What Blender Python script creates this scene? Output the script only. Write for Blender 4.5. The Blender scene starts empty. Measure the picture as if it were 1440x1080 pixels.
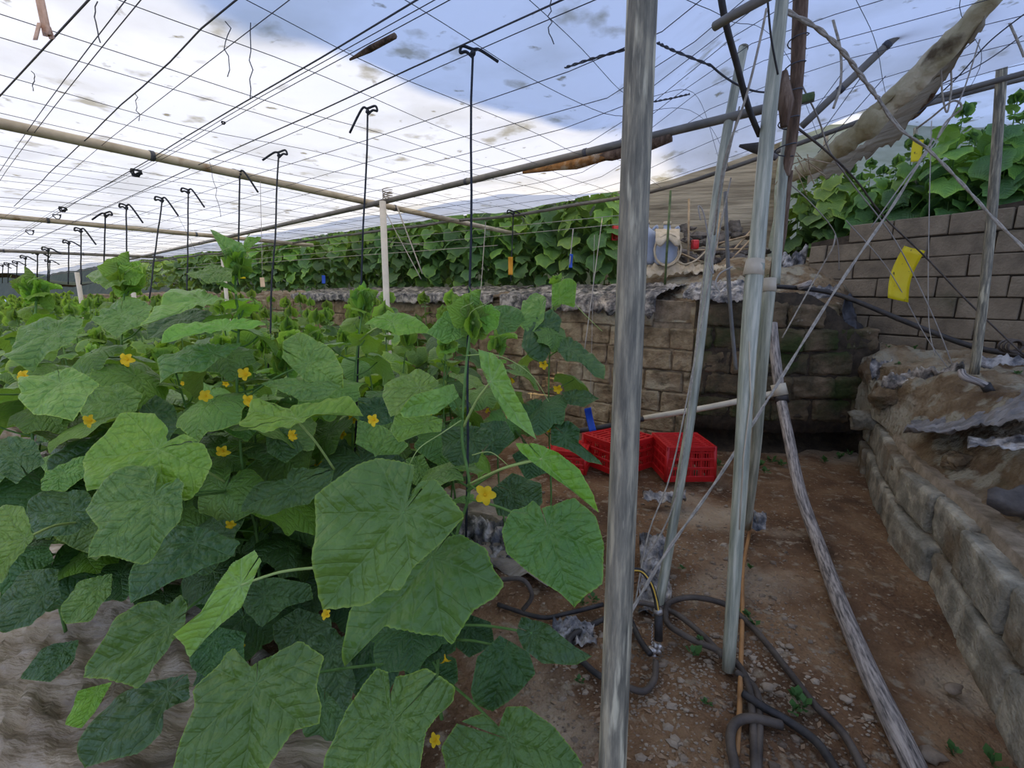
import bpy, bmesh, math, random
from mathutils import Vector, Matrix, noise
V = Vector
random.seed(11)
sc = bpy.context.scene

# ---------------------------------------------------------------- camera, world, sun, exposure
F = 650.0
PITCH = math.atan(126.0 / F)
CAMZ = 1.4
cd = bpy.data.cameras.new('camera'); cam = bpy.data.objects.new('camera', cd); sc.collection.objects.link(cam)
cam.location = (0, 0, CAMZ); cam.rotation_euler = (math.pi / 2 - PITCH, 0, 0)
cd.sensor_width = 36.0; cd.lens = F / 1440 * 36.0; cd.clip_start = 0.02; cd.clip_end = 500
sc.camera = cam
sc.view_settings.view_transform = 'Standard'; sc.view_settings.look = 'None'
sc.view_settings.gamma = 1.0; sc.view_settings.exposure = 0.0; sc.view_settings.use_curve_mapping = False
w = bpy.data.worlds.new('sky'); sc.world = w; w.use_nodes = True
bg = w.node_tree.nodes['Background']; bg.inputs[0].default_value = (0.44, 0.585, 1.0, 1); bg.inputs[1].default_value = 1.42
sd = bpy.data.lights.new('sun', 'SUN'); sun = bpy.data.objects.new('sun', sd); sc.collection.objects.link(sun)
SUN = V((0.5, -0.5, 1.0)).normalized()
sun.rotation_euler = SUN.to_track_quat('Z', 'Y').to_euler(); sun.location = (3, -3, 14)
sd.energy = 3.8; sd.angle = math.radians(0.12); sd.color = (1.0, 0.84, 0.52)
sc.cycles.max_bounces = 8; sc.cycles.diffuse_bounces = 4; sc.cycles.transmission_bounces = 6
sc.cycles.use_denoising = True

# ---------------------------------------------------------------- helpers: where a point of the place is
_c, _s = math.cos(PITCH), math.sin(PITCH)
def ray(px, py):
    a = (px - 720) / F; b = (540 - py) / F
    return V((a, _c + b * _s, -_s + b * _c))
def P(px, py, d): return V((0, 0, CAMZ)) + ray(px, py) * d
def G(px, py, z=0.0):
    r = ray(px, py); return V((0, 0, CAMZ)) + r * ((z - CAMZ) / r.z)
ROOF = 2.2
U = V((0.628, 0.778, 0)).normalized(); W = V((-0.79, 0.612, 0)).normalized()   # the two directions of the roof grid
O0 = V((-0.13, 1.75, 0))
def UV(u, v, z=0.0): return V((O0.x + U.x * u + W.x * v, O0.y + U.y * u + W.y * v, z))
def ss(a, b, x):
    t = max(0.0, min(1.0, (x - a) / (b - a))); return t * t * (3 - 2 * t)
def roof_rise(x, y): return 0.40 * ss(0.35, 1.25, x) * ss(4.3, 2.6, y)
def nz(p, s=1.0, seed=0.0): return noise.noise(V((p[0] * s + seed, p[1] * s - seed, p[2] * s + 3.1 * seed)))

# ---------------------------------------------------------------- materials
NOWARM = ('roof_plastic', 'petal_yellow', 'sticky_yellow', 'red_plastic', 'blue_plastic', 'shade_slab_white', 'weed_green', 'stem_green', 'hill_green', 'cream_plastic', 'frosted_jug', 'dark_wire', 'twine_black')
def mat(name, cols, scale=8, rough=0.8, bump=0.3, bscale=None, detail=6, metal=0.0, stretch=None, trans=0.0, spec=0.3, spots=None, pos=(0.35, 0.65), coords='Object', bdist=0.01, g=None):
    if g is None and name not in NOWARM: g = (1.24, 1.10, 0.90)
    elif g and name != 'roof_plastic': g = (g[0] * 1.22, g[1] * 1.10, g[2] * .92)
    if g:
        cols = [tuple(a * b for a, b in zip(c, g)) for c in cols]; spots = [(tuple(a * b for a, b in zip(q[0], g)),) + tuple(q[1:]) for q in (spots or [])]
    m = bpy.data.materials.new(name); m.use_nodes = True; t = m.node_tree; n = t.nodes; L = t.links
    b = n['Principled BSDF']; b.inputs['Roughness'].default_value = rough; b.inputs['Metallic'].default_value = metal
    b.inputs['Specular IOR Level'].default_value = spec
    tc = n.new('ShaderNodeTexCoord'); mp = n.new('ShaderNodeMapping'); src_ = tc.outputs[coords] if coords != 'tube' else None
    if src_ is None: an = n.new('ShaderNodeAttribute'); an.attribute_name = 'tubecoord'; src_ = an.outputs['Vector']
    L.new(src_, mp.inputs[0])
    if stretch: mp.inputs['Scale'].default_value = stretch
    no = n.new('ShaderNodeTexNoise'); no.inputs['Scale'].default_value = scale; no.inputs['Detail'].default_value = detail
    no.inputs['Roughness'].default_value = 0.62
    L.new(mp.outputs[0], no.inputs[0]); cr = n.new('ShaderNodeValToRGB'); L.new(no.outputs['Fac'], cr.inputs[0])
    e = cr.color_ramp.elements; k = len(cols)
    e[0].position = pos[0]; e[0].color = (*cols[0], 1); e[1].position = pos[1]; e[1].color = (*cols[-1], 1)
    for i in range(1, k - 1):
        q = e.new(pos[0] + (pos[1] - pos[0]) * i / (k - 1)); q.color = (*cols[i], 1)
    col = cr.outputs[0]
    if spots:      # (colour, scale, threshold low, threshold high)
        for (sc_, ssz, lo, hi) in spots:
            n2 = n.new('ShaderNodeTexNoise'); n2.inputs['Scale'].default_value = ssz; n2.inputs['Detail'].default_value = 5
            L.new(mp.outputs[0], n2.inputs[0]); mr = n.new('ShaderNodeMapRange'); mr.inputs[1].default_value = lo; mr.inputs[2].default_value = hi
            L.new(n2.outputs['Fac'], mr.inputs[0]); mx = n.new('ShaderNodeMixRGB'); L.new(mr.outputs[0], mx.inputs[0])
            L.new(col, mx.inputs[1]); mx.inputs[2].default_value = (*sc_, 1); col = mx.outputs[0]
    L.new(col, b.inputs['Base Color'])
    if bump:
        n3 = n.new('ShaderNodeTexNoise'); n3.inputs['Scale'].default_value = bscale or scale * 3; n3.inputs['Detail'].default_value = 5
        L.new(mp.outputs[0], n3.inputs[0]); bp = n.new('ShaderNodeBump'); bp.inputs['Strength'].default_value = bump; bp.inputs['Distance'].default_value = bdist
        L.new(n3.outputs['Fac'], bp.inputs['Height']); L.new(bp.outputs[0], b.inputs['Normal'])
    if trans:
        out = n['Material Output']; tr = n.new('ShaderNodeBsdfTranslucent'); L.new(col, tr.inputs[0]); ms = n.new('ShaderNodeMixShader')
        ms.inputs[0].default_value = trans; L.new(b.outputs[0], ms.inputs[1]); L.new(tr.outputs[0], ms.inputs[2]); L.new(ms.outputs[0], out.inputs[0])
    return m

def leaf_mat(name, top, dark, under, vein, rim, trans=0.17, mottle=1.0):
    m = bpy.data.materials.new(name); m.use_nodes = True; t = m.node_tree; n = t.nodes; L = t.links
    b = n['Principled BSDF']; b.inputs['Roughness'].default_value = 0.40; b.inputs['Specular IOR Level'].default_value = 0.5
    def math_(op, a, bb=None, cl=False):
        q = n.new('ShaderNodeMath'); q.operation = op; q.use_clamp = cl
        for i, x in enumerate((a, bb)):
            if x is None: continue
            if isinstance(x, (int, float)): q.inputs[i].default_value = x
            else: L.new(x, q.inputs[i])
        return q.outputs[0]
    uv = n.new('ShaderNodeUVMap'); uv.uv_map = 'leaf'
    oi = n.new('ShaderNodeObjectInfo')
    sp = n.new('ShaderNodeSeparateXYZ'); L.new(uv.outputs[0], sp.inputs[0])
    ux = math_('SUBTRACT', math_('MULTIPLY', sp.outputs[0], 2.0), 1.0); uy = math_('SUBTRACT', math_('MULTIPLY', sp.outputs[1], 2.0), 1.0)
    wob = n.new('ShaderNodeTexNoise'); wob.inputs['Scale'].default_value = 4; L.new(uv.outputs[0], wob.inputs[0])
    th = math_('ADD', math_('MULTIPLY', math_('ARCTAN2', ux, uy), 57.2958), math_('MULTIPLY', math_('SUBTRACT', wob.outputs['Fac'], 0.5), 14.0))
    rr_ = math_('SQRT', math_('ADD', math_('MULTIPLY', ux, ux), math_('MULTIPLY', uy, uy)))
    dmin = None
    for a_ in (0, 50, -50, 110, -110, 150, -150):
        q_ = math_('ABSOLUTE', math_('SUBTRACT', th, float(a_))); dmin = q_ if dmin is None else math_('MINIMUM', dmin, q_)
    dr_ = math_('MULTIPLY', dmin, 0.0174533)
    perp = math_('MULTIPLY', rr_, math_('SINE', dr_)); along = math_('MULTIPLY', rr_, math_('COSINE', dr_))
    main = math_('SUBTRACT', 1.0, math_('DIVIDE', perp, math_('SUBTRACT', 0.020, math_('MULTIPLY', rr_, 0.013))), True)
    fr = math_('ABSOLUTE', math_('SUBTRACT', math_('FRACT', math_('MULTIPLY', math_('SUBTRACT', along, math_('MULTIPLY', perp, 0.9)), 6.5)), 0.5))
    branch = math_('MULTIPLY', math_('SUBTRACT', 1.0, math_('DIVIDE', fr, 0.05), True), 0.55)
    veins = math_('MAXIMUM', main, branch)
    ar = n.new('ShaderNodeAttribute'); ar.attribute_name = 'rim'
    add = n.new('ShaderNodeVectorMath'); add.operation = 'ADD'; L.new(uv.outputs[0], add.inputs[0]); L.new(oi.outputs['Random'], add.inputs[1])
    no = n.new('ShaderNodeTexNoise'); no.inputs['Scale'].default_value = 3.5; no.inputs['Detail'].default_value = 4; L.new(add.outputs[0], no.inputs[0])
    cr = n.new('ShaderNodeValToRGB'); L.new(no.outputs['Fac'], cr.inputs[0])
    cr.color_ramp.elements[0].position = 0.3; cr.color_ramp.elements[0].color = (*dark, 1)
    cr.color_ramp.elements[1].position = 0.7; cr.color_ramp.elements[1].color = (*top, 1)
    # fine net of veins
    vo = n.new('ShaderNodeTexVoronoi'); vo.feature = 'DISTANCE_TO_EDGE'; vo.inputs['Scale'].default_value = 30; L.new(add.outputs[0], vo.inputs[0])
    vf = math_('MULTIPLY', math_('SUBTRACT', 0.09, vo.outputs['Distance'], True), 6.0, True)
    m1 = n.new('ShaderNodeMixRGB'); L.new(math_('MULTIPLY', vf, 0.45 * mottle), m1.inputs[0]); L.new(cr.outputs[0], m1.inputs[1]); m1.inputs[2].default_value = (*vein, 1)
    # small pale flecks
    v2 = n.new('ShaderNodeTexVoronoi'); v2.inputs['Scale'].default_value = 30; L.new(add.outputs[0], v2.inputs[0])
    fl = math_('MULTIPLY', math_('SUBTRACT', 0.09, v2.outputs['Distance'], True), 7.0, True)
    m1b = n.new('ShaderNodeMixRGB'); L.new(math_('MULTIPLY', fl, 0.5), m1b.inputs[0]); L.new(m1.outputs[0], m1b.inputs[1]); m1b.inputs[2].default_value = (0.36, 0.42, 0.24, 1)
    m2 = n.new('ShaderNodeMixRGB'); L.new(math_('MULTIPLY', veins, 0.62), m2.inputs[0]); L.new(m1b.outputs[0], m2.inputs[1]); m2.inputs[2].default_value = (*vein, 1)
    m3 = n.new('ShaderNodeMixRGB'); L.new(ar.outputs['Fac'], m3.inputs[0]); L.new(m2.outputs[0], m3.inputs[1]); m3.inputs[2].default_value = (*rim, 1)
    ge = n.new('ShaderNodeNewGeometry'); m4 = n.new('ShaderNodeMixRGB'); L.new(math_('MULTIPLY', ge.outputs['Backfacing'], 0.75), m4.inputs[0]); L.new(m3.outputs[0], m4.inputs[1]); m4.inputs[2].default_value = (*under, 1)
    hs = n.new('ShaderNodeHueSaturation'); L.new(m4.outputs[0], hs.inputs['Color'])
    L.new(math_('ADD', 0.485, math_('MULTIPLY', oi.outputs['Random'], 0.03)), hs.inputs['Hue'])
    rr = math_('FRACT', math_('MULTIPLY', oi.outputs['Random'], 7.31))
    L.new(math_('ADD', 0.72, math_('MULTIPLY', rr, 0.5)), hs.inputs['Value'])
    L.new(hs.outputs[0], b.inputs['Base Color'])
    hgt = math_('ADD', math_('SUBTRACT', math_('MULTIPLY', vo.outputs['Distance'], 1.2, True), math_('MULTIPLY', veins, 0.5)), math_('MULTIPLY', math_('MINIMUM', fr, 0.3), 2.2))
    bp = n.new('ShaderNodeBump'); bp.inputs['Strength'].default_value = 0.75; bp.inputs['Distance'].default_value = 0.005; L.new(hgt, bp.inputs['Height']); L.new(bp.outputs[0], b.inputs['Normal'])
    tr = n.new('ShaderNodeBsdfTranslucent'); hs2 = n.new('ShaderNodeMixRGB'); hs2.blend_type = 'MULTIPLY'; hs2.inputs[0].default_value = 1; L.new(hs.outputs[0], hs2.inputs[1]); hs2.inputs[2].default_value = (1.5, 1.6, 0.45, 1); L.new(hs2.outputs[0], tr.inputs[0])
    ms = n.new('ShaderNodeMixShader'); ms.inputs[0].default_value = trans; L.new(b.outputs[0], ms.inputs[1]); L.new(tr.outputs[0], ms.inputs[2]); L.new(ms.outputs[0], n['Material Output'].inputs[0])
    return m

M = {}
M['leaf'] = leaf_mat('mature_leaf', (0.205, 0.370, 0.056), (0.125, 0.262, 0.040), (0.27, 0.42, 0.12), (0.22, 0.37, 0.09), (0.33, 0.50, 0.06))
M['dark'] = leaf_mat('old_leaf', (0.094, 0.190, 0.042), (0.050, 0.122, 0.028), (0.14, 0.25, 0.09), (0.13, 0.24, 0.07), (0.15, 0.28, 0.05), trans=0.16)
M['mid'] = leaf_mat('shaded_leaf', (0.155, 0.290, 0.046), (0.098, 0.208, 0.034), (0.17, 0.30, 0.09), (0.18, 0.31, 0.08), (0.30, 0.48, 0.05), trans=0.2)  # darker mature leaf: occlusion low on the plants is put into the colour
M['young'] = leaf_mat('young_leaf', (0.27, 0.47, 0.040), (0.19, 0.37, 0.036), (0.26, 0.44, 0.08), (0.32, 0.50, 0.13), (0.38, 0.55, 0.09), trans=0.3)
M['pale'] = leaf_mat('pale_leaf', (0.34, 0.53, 0.090), (0.25, 0.43, 0.065), (0.34, 0.46, 0.11), (0.38, 0.54, 0.20), (0.42, 0.57, 0.15), trans=0.3)
M['stem'] = mat('stem_green', [(0.10, 0.21, 0.04), (0.17, 0.30, 0.07)], 20, 0.6, 0.2)
M['stem_old'] = mat('stem_old', [(0.05, 0.09, 0.03), (0.13, 0.16, 0.07)], 20, 0.7, 0.3)
M['tendril'] = mat('tendril_green', [(0.28, 0.42, 0.13), (0.36, 0.48, 0.18)], 20, 0.5, 0)
M['petal'] = mat('petal_yellow', [(0.98, 0.58, 0.012), (1.0, 0.74, 0.03)], 30, 0.6, 0.1, trans=0.3)
M['sheet'] = mat('roof_plastic', [(0.93, 0.92, 0.90), (0.96, 0.955, 0.95)], 1.2, 0.5, 0.5, bscale=5, trans=0.62, spec=0.2, stretch=(1, 1, 1),
                 spots=[((0.78, 0.765, 0.72), 1.7, 0.48, 0.66), ((0.50, 0.46, 0.36), 4.5, 0.62, 0.72), ((0.34, 0.30, 0.21), 11, 0.66, 0.74)], bdist=0.03)
M['soil'] = mat('brown_soil', [(0.075, 0.045, 0.028), (0.135, 0.082, 0.050), (0.20, 0.135, 0.088)], 2.6, 0.95, 1.0, bscale=38, detail=12,
                spots=[((0.30, 0.26, 0.22), 1.1, 0.53, 0.66), ((0.05, 0.030, 0.018), 1.9, 0.58, 0.75), ((0.26, 0.22, 0.18), 45, 0.62, 0.68), ((0.22, 0.19, 0.16), 14, 0.58, 0.68)], bdist=0.03, g=(1.22, 1.16, 1.0))
M['bank'] = mat('bank_soil', [(0.12, 0.075, 0.045), (0.22, 0.155, 0.10), (0.34, 0.27, 0.20)], 4, 0.95, 1.0, bscale=22, detail=12,
                spots=[((0.38, 0.34, 0.29), 3.0, 0.52, 0.66), ((0.07, 0.075, 0.03), 2.3, 0.60, 0.72), ((0.36, 0.33, 0.28), 7.0, 0.54, 0.62)], bdist=0.05, g=(0.76, 0.79, 0.74))
M['block_brown'] = mat('clay_block', [(0.13, 0.098, 0.070), (0.24, 0.19, 0.14), (0.36, 0.31, 0.245)], 6, 0.95, 0.9, bscale=30, detail=10,
                 spots=[((0.36, 0.33, 0.28), 2.2, 0.55, 0.68), ((0.045, 0.04, 0.025), 5, 0.60, 0.72)], bdist=0.02, g=(1.0, 1.02, 0.92))
M['block_moss'] = mat('mossy_block', [(0.045, 0.040, 0.026), (0.10, 0.080, 0.050), (0.18, 0.135, 0.09)], 4, 0.95, 0.9, bscale=30, detail=10,
                 spots=[((0.035, 0.05, 0.014), 2.6, 0.46, 0.62), ((0.30, 0.28, 0.24), 9, 0.68, 0.76)], bdist=0.02)
M['block_grey'] = mat('cement_block', [(0.13, 0.115, 0.095), (0.185, 0.16, 0.13), (0.23, 0.205, 0.17)], 5, 0.95, 0.7, bscale=60, detail=10,
                 spots=[((0.07, 0.075, 0.05), 2.0, 0.60, 0.74)], bdist=0.01, g=(0.98, 0.94, 0.86))
M['block_curb'] = mat('pale_block', [(0.12, 0.115, 0.10), (0.205, 0.195, 0.175), (0.34, 0.32, 0.285)], 8, 0.95, 0.9, bscale=50, detail=10,
                 spots=[((0.13, 0.10, 0.07), 3.4, 0.54, 0.66), ((0.05, 0.045, 0.035), 7, 0.64, 0.74)], bdist=0.015, g=(1.22, 1.24, 1.16))
M['mortar'] = mat('mortar', [(0.15, 0.125, 0.09), (0.30, 0.255, 0.20)], 12, 0.95, 1.0, bscale=40)
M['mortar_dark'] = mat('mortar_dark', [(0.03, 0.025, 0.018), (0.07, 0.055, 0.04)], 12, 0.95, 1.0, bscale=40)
M['galv'] = mat('weathered_tube', [(0.115, 0.108, 0.092), (0.205, 0.188, 0.155), (0.36, 0.32, 0.25)], 22, 0.6, 0.5, bscale=60, stretch=(4.0, 4.0, 0.45), coords='tube',
                 spots=[((0.50, 0.46, 0.37), 14, 0.58, 0.66), ((0.055, 0.055, 0.05), 9, 0.58, 0.68)], spec=0.3, bdist=0.004, detail=10, g=(0.98, 1.02, 0.98))
M['wrap'] = mat('film_wrapped_tube', [(0.17, 0.18, 0.16), (0.31, 0.32, 0.28), (0.50, 0.49, 0.43)], 12, 0.34, 0.6, bscale=14, stretch=(4, 4, 0.3), detail=9, coords='tube',
                 spots=[((0.18, 0.17, 0.15), 5, 0.60, 0.74)], spec=0.5, bdist=0.006, g=(1.0, 1.03, 0.96))
M['tape'] = mat('tape', [(0.42, 0.38, 0.31), (0.52, 0.48, 0.40)], 10, 0.5, 0.3)
M['pipe'] = mat('aluminium_pipe', [(0.30, 0.27, 0.21), (0.46, 0.43, 0.36)], 6, 0.45, 0.2, stretch=(1, 1, 1), spec=0.5, spots=[((0.22, 0.15, 0.08), 7, 0.64, 0.74)])
M['pipe_dark'] = mat('grey_steel_pipe', [(0.10, 0.10, 0.098), (0.19, 0.19, 0.185)], 6, 0.5, 0.2, spec=0.5)
M['white_post'] = mat('white_post', [(0.48, 0.49, 0.48), (0.62, 0.62, 0.60)], 8, 0.5, 0.1)
M['pvc'] = mat('streaked_pvc', [(0.06, 0.056, 0.055), (0.22, 0.205, 0.20), (0.38, 0.355, 0.345)], 24, 0.6, 0.5, bscale=30, stretch=(4, 4, 0.45), coords='tube', pos=(0.36, 0.60), detail=10, spec=0.3)
M['pvc_beige'] = mat('beige_pvc', [(0.44, 0.41, 0.34), (0.56, 0.53, 0.45)], 9, 0.5, 0.15)
M['black'] = mat('black_hose', [(0.018, 0.017, 0.017), (0.05, 0.045, 0.042)], 14, 0.55, 0.2, spec=0.4)
M['hose'] = mat('brown_hose', [(0.035, 0.028, 0.024), (0.105, 0.088, 0.074)], 10, 0.6, 0.3, spec=0.4)
M['hose_orange'] = mat('orange_hose', [(0.26, 0.14, 0.06), (0.40, 0.22, 0.09)], 8, 0.6, 0.2)
M['wire'] = mat('dark_wire', [(0.06, 0.06, 0.065), (0.10, 0.10, 0.105)], 10, 0.6, 0)
M['wire_pale'] = mat('pale_wire', [(0.26, 0.26, 0.27), (0.40, 0.39, 0.37)], 6, 0.5, 0)
M['twine'] = mat('twine_black', [(0.015, 0.017, 0.02), (0.04, 0.043, 0.05)], 30, 0.7, 0.2)
M['rope'] = mat('grey_rope', [(0.24, 0.23, 0.21), (0.42, 0.40, 0.37)], 40, 0.8, 0.8, bscale=150, bdist=0.003)
M['red'] = mat('red_plastic', [(0.52, 0.010, 0.012), (0.66, 0.022, 0.020)], 5, 0.35, 0.05, spec=0.5)
M['yellow'] = mat('sticky_yellow', [(0.92, 0.74, 0.010), (0.98, 0.84, 0.02)], 6, 0.4, 0.15, spec=0.5, spots=[((0.30, 0.22, 0.02), 40, 0.67, 0.72)], trans=0.45)
M['orange'] = mat('sticky_orange', [(0.62, 0.32, 0.03), (0.75, 0.42, 0.06)], 9, 0.5, 0.1, trans=0.2)
M['peach'] = mat('peach_tag', [(0.66, 0.50, 0.34), (0.74, 0.58, 0.42)], 9, 0.6, 0.1)
M['pink'] = mat('faded_tape', [(0.50, 0.34, 0.26), (0.66, 0.50, 0.42)], 30, 0.6, 0.3)
M['blue'] = mat('blue_plastic', [(0.012, 0.06, 0.42), (0.02, 0.10, 0.55)], 9, 0.4, 0.1, spec=0.5)
M['film'] = mat('silver_film', [(0.025, 0.025, 0.028), (0.10, 0.10, 0.105), (0.24, 0.23, 0.225), (0.44, 0.43, 0.42)], 11, 0.34, 0.9, bscale=22, detail=9, spec=0.5, bdist=0.02, pos=(.38, .62))
M['film_pale'] = mat('pale_mulch_film', [(0.16, 0.135, 0.105), (0.29, 0.255, 0.21), (0.42, 0.385, 0.33)], 3.2, 0.5, 0.9, bscale=5, detail=8, spec=0.4, stretch=(1, 2.6, 1), bdist=0.06,
                 spots=[((0.26, 0.20, 0.15), 1.6, 0.58, 0.70)])
M['film_black'] = mat('black_film', [(0.012, 0.012, 0.014), (0.045, 0.045, 0.052)], 8, 0.4, 0.6, bscale=14, spec=0.5)
M['cloth'] = mat('grey_tarp', [(0.11, 0.11, 0.115), (0.17, 0.17, 0.18), (0.27, 0.27, 0.285)], 4, 0.6, 0.8, bscale=9, stretch=(1, 3, 1), bdist=0.03)
M['tarp'] = mat('old_rolled_plastic', [(0.26, 0.23, 0.12), (0.44, 0.41, 0.28), (0.62, 0.58, 0.46)], 3.5, 0.55, 0.9, bscale=8, detail=9, spots=[((0.10, 0.075, 0.04), 5, 0.60, 0.70)], bdist=0.05, trans=0.15)
M['side'] = mat('side_plastic', [(0.24, 0.22, 0.18), (0.36, 0.34, 0.29), (0.46, 0.44, 0.38)], 1.2, 0.6, 0.6, bscale=4, stretch=(0.6, 0.6, 7), trans=0.2, bdist=0.05)
M['cream'] = mat('cream_plastic', [(0.50, 0.52, 0.36), (0.66, 0.67, 0.54)], 2, 0.6, 0.4, stretch=(1, 1, 5), trans=0.35)
M['bark'] = mat('bark', [(0.05, 0.035, 0.025), (0.14, 0.095, 0.07), (0.24, 0.18, 0.14)], 9, 0.9, 1.0, bscale=30, stretch=(2.5, 2.5, 0.5), detail=10, bdist=0.02)
M['rot'] = mat('rusty_wood', [(0.10, 0.055, 0.025), (0.30, 0.15, 0.05), (0.42, 0.36, 0.28)], 9, 0.9, 1.0, bscale=25, detail=10, bdist=0.02)
M['stick'] = mat('dry_stick', [(0.24, 0.18, 0.11), (0.42, 0.34, 0.24)], 14, 0.8, 0.4)
M['stone'] = mat('stone', [(0.11, 0.085, 0.065), (0.22, 0.18, 0.14), (0.36, 0.31, 0.25)], 3, 0.9, 0.6, bscale=30)
M['stone_dark'] = mat('dark_stone', [(0.035, 0.033, 0.035), (0.09, 0.085, 0.085), (0.17, 0.16, 0.155)], 5, 0.85, 0.9, bscale=24)
M['weed'] = mat('weed_green', [(0.05, 0.12, 0.025), (0.09, 0.19, 0.04)], 20, 0.6, 0.1, trans=0.2)
M['jug'] = mat('frosted_jug', [(0.42, 0.46, 0.54), (0.58, 0.62, 0.68)], 5, 0.35, 0.1, spec=0.5, trans=0.3)
M['rag'] = mat('cream_rag', [(0.38, 0.33, 0.24), (0.56, 0.50, 0.40)], 12, 0.9, 0.6)
M['shade_slab'] = mat('shade_slab_white', [(0.75, 0.76, 0.78), (0.85, 0.86, 0.88)], .3, 1.0, 0)
M['hill'] = mat('hill_green', [(0.020, 0.028, 0.012), (0.05, 0.055, 0.028)], 1, 0.95, 0.5)
M['chrome'] = mat('clamp_metal', [(0.30, 0.30, 0.31), (0.60, 0.60, 0.62)], 30, 0.35, 0.5, metal=0.7)
M['ystripe'] = mat('yellow_stripe', [(0.60, 0.38, 0.05), (0.70, 0.48, 0.09)], 30, 0.5, 0)
M['debris'] = mat('dead_leaf', [(0.16, 0.10, 0.06), (0.30, 0.22, 0.15)], 20, 0.9, 0.3)

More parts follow.
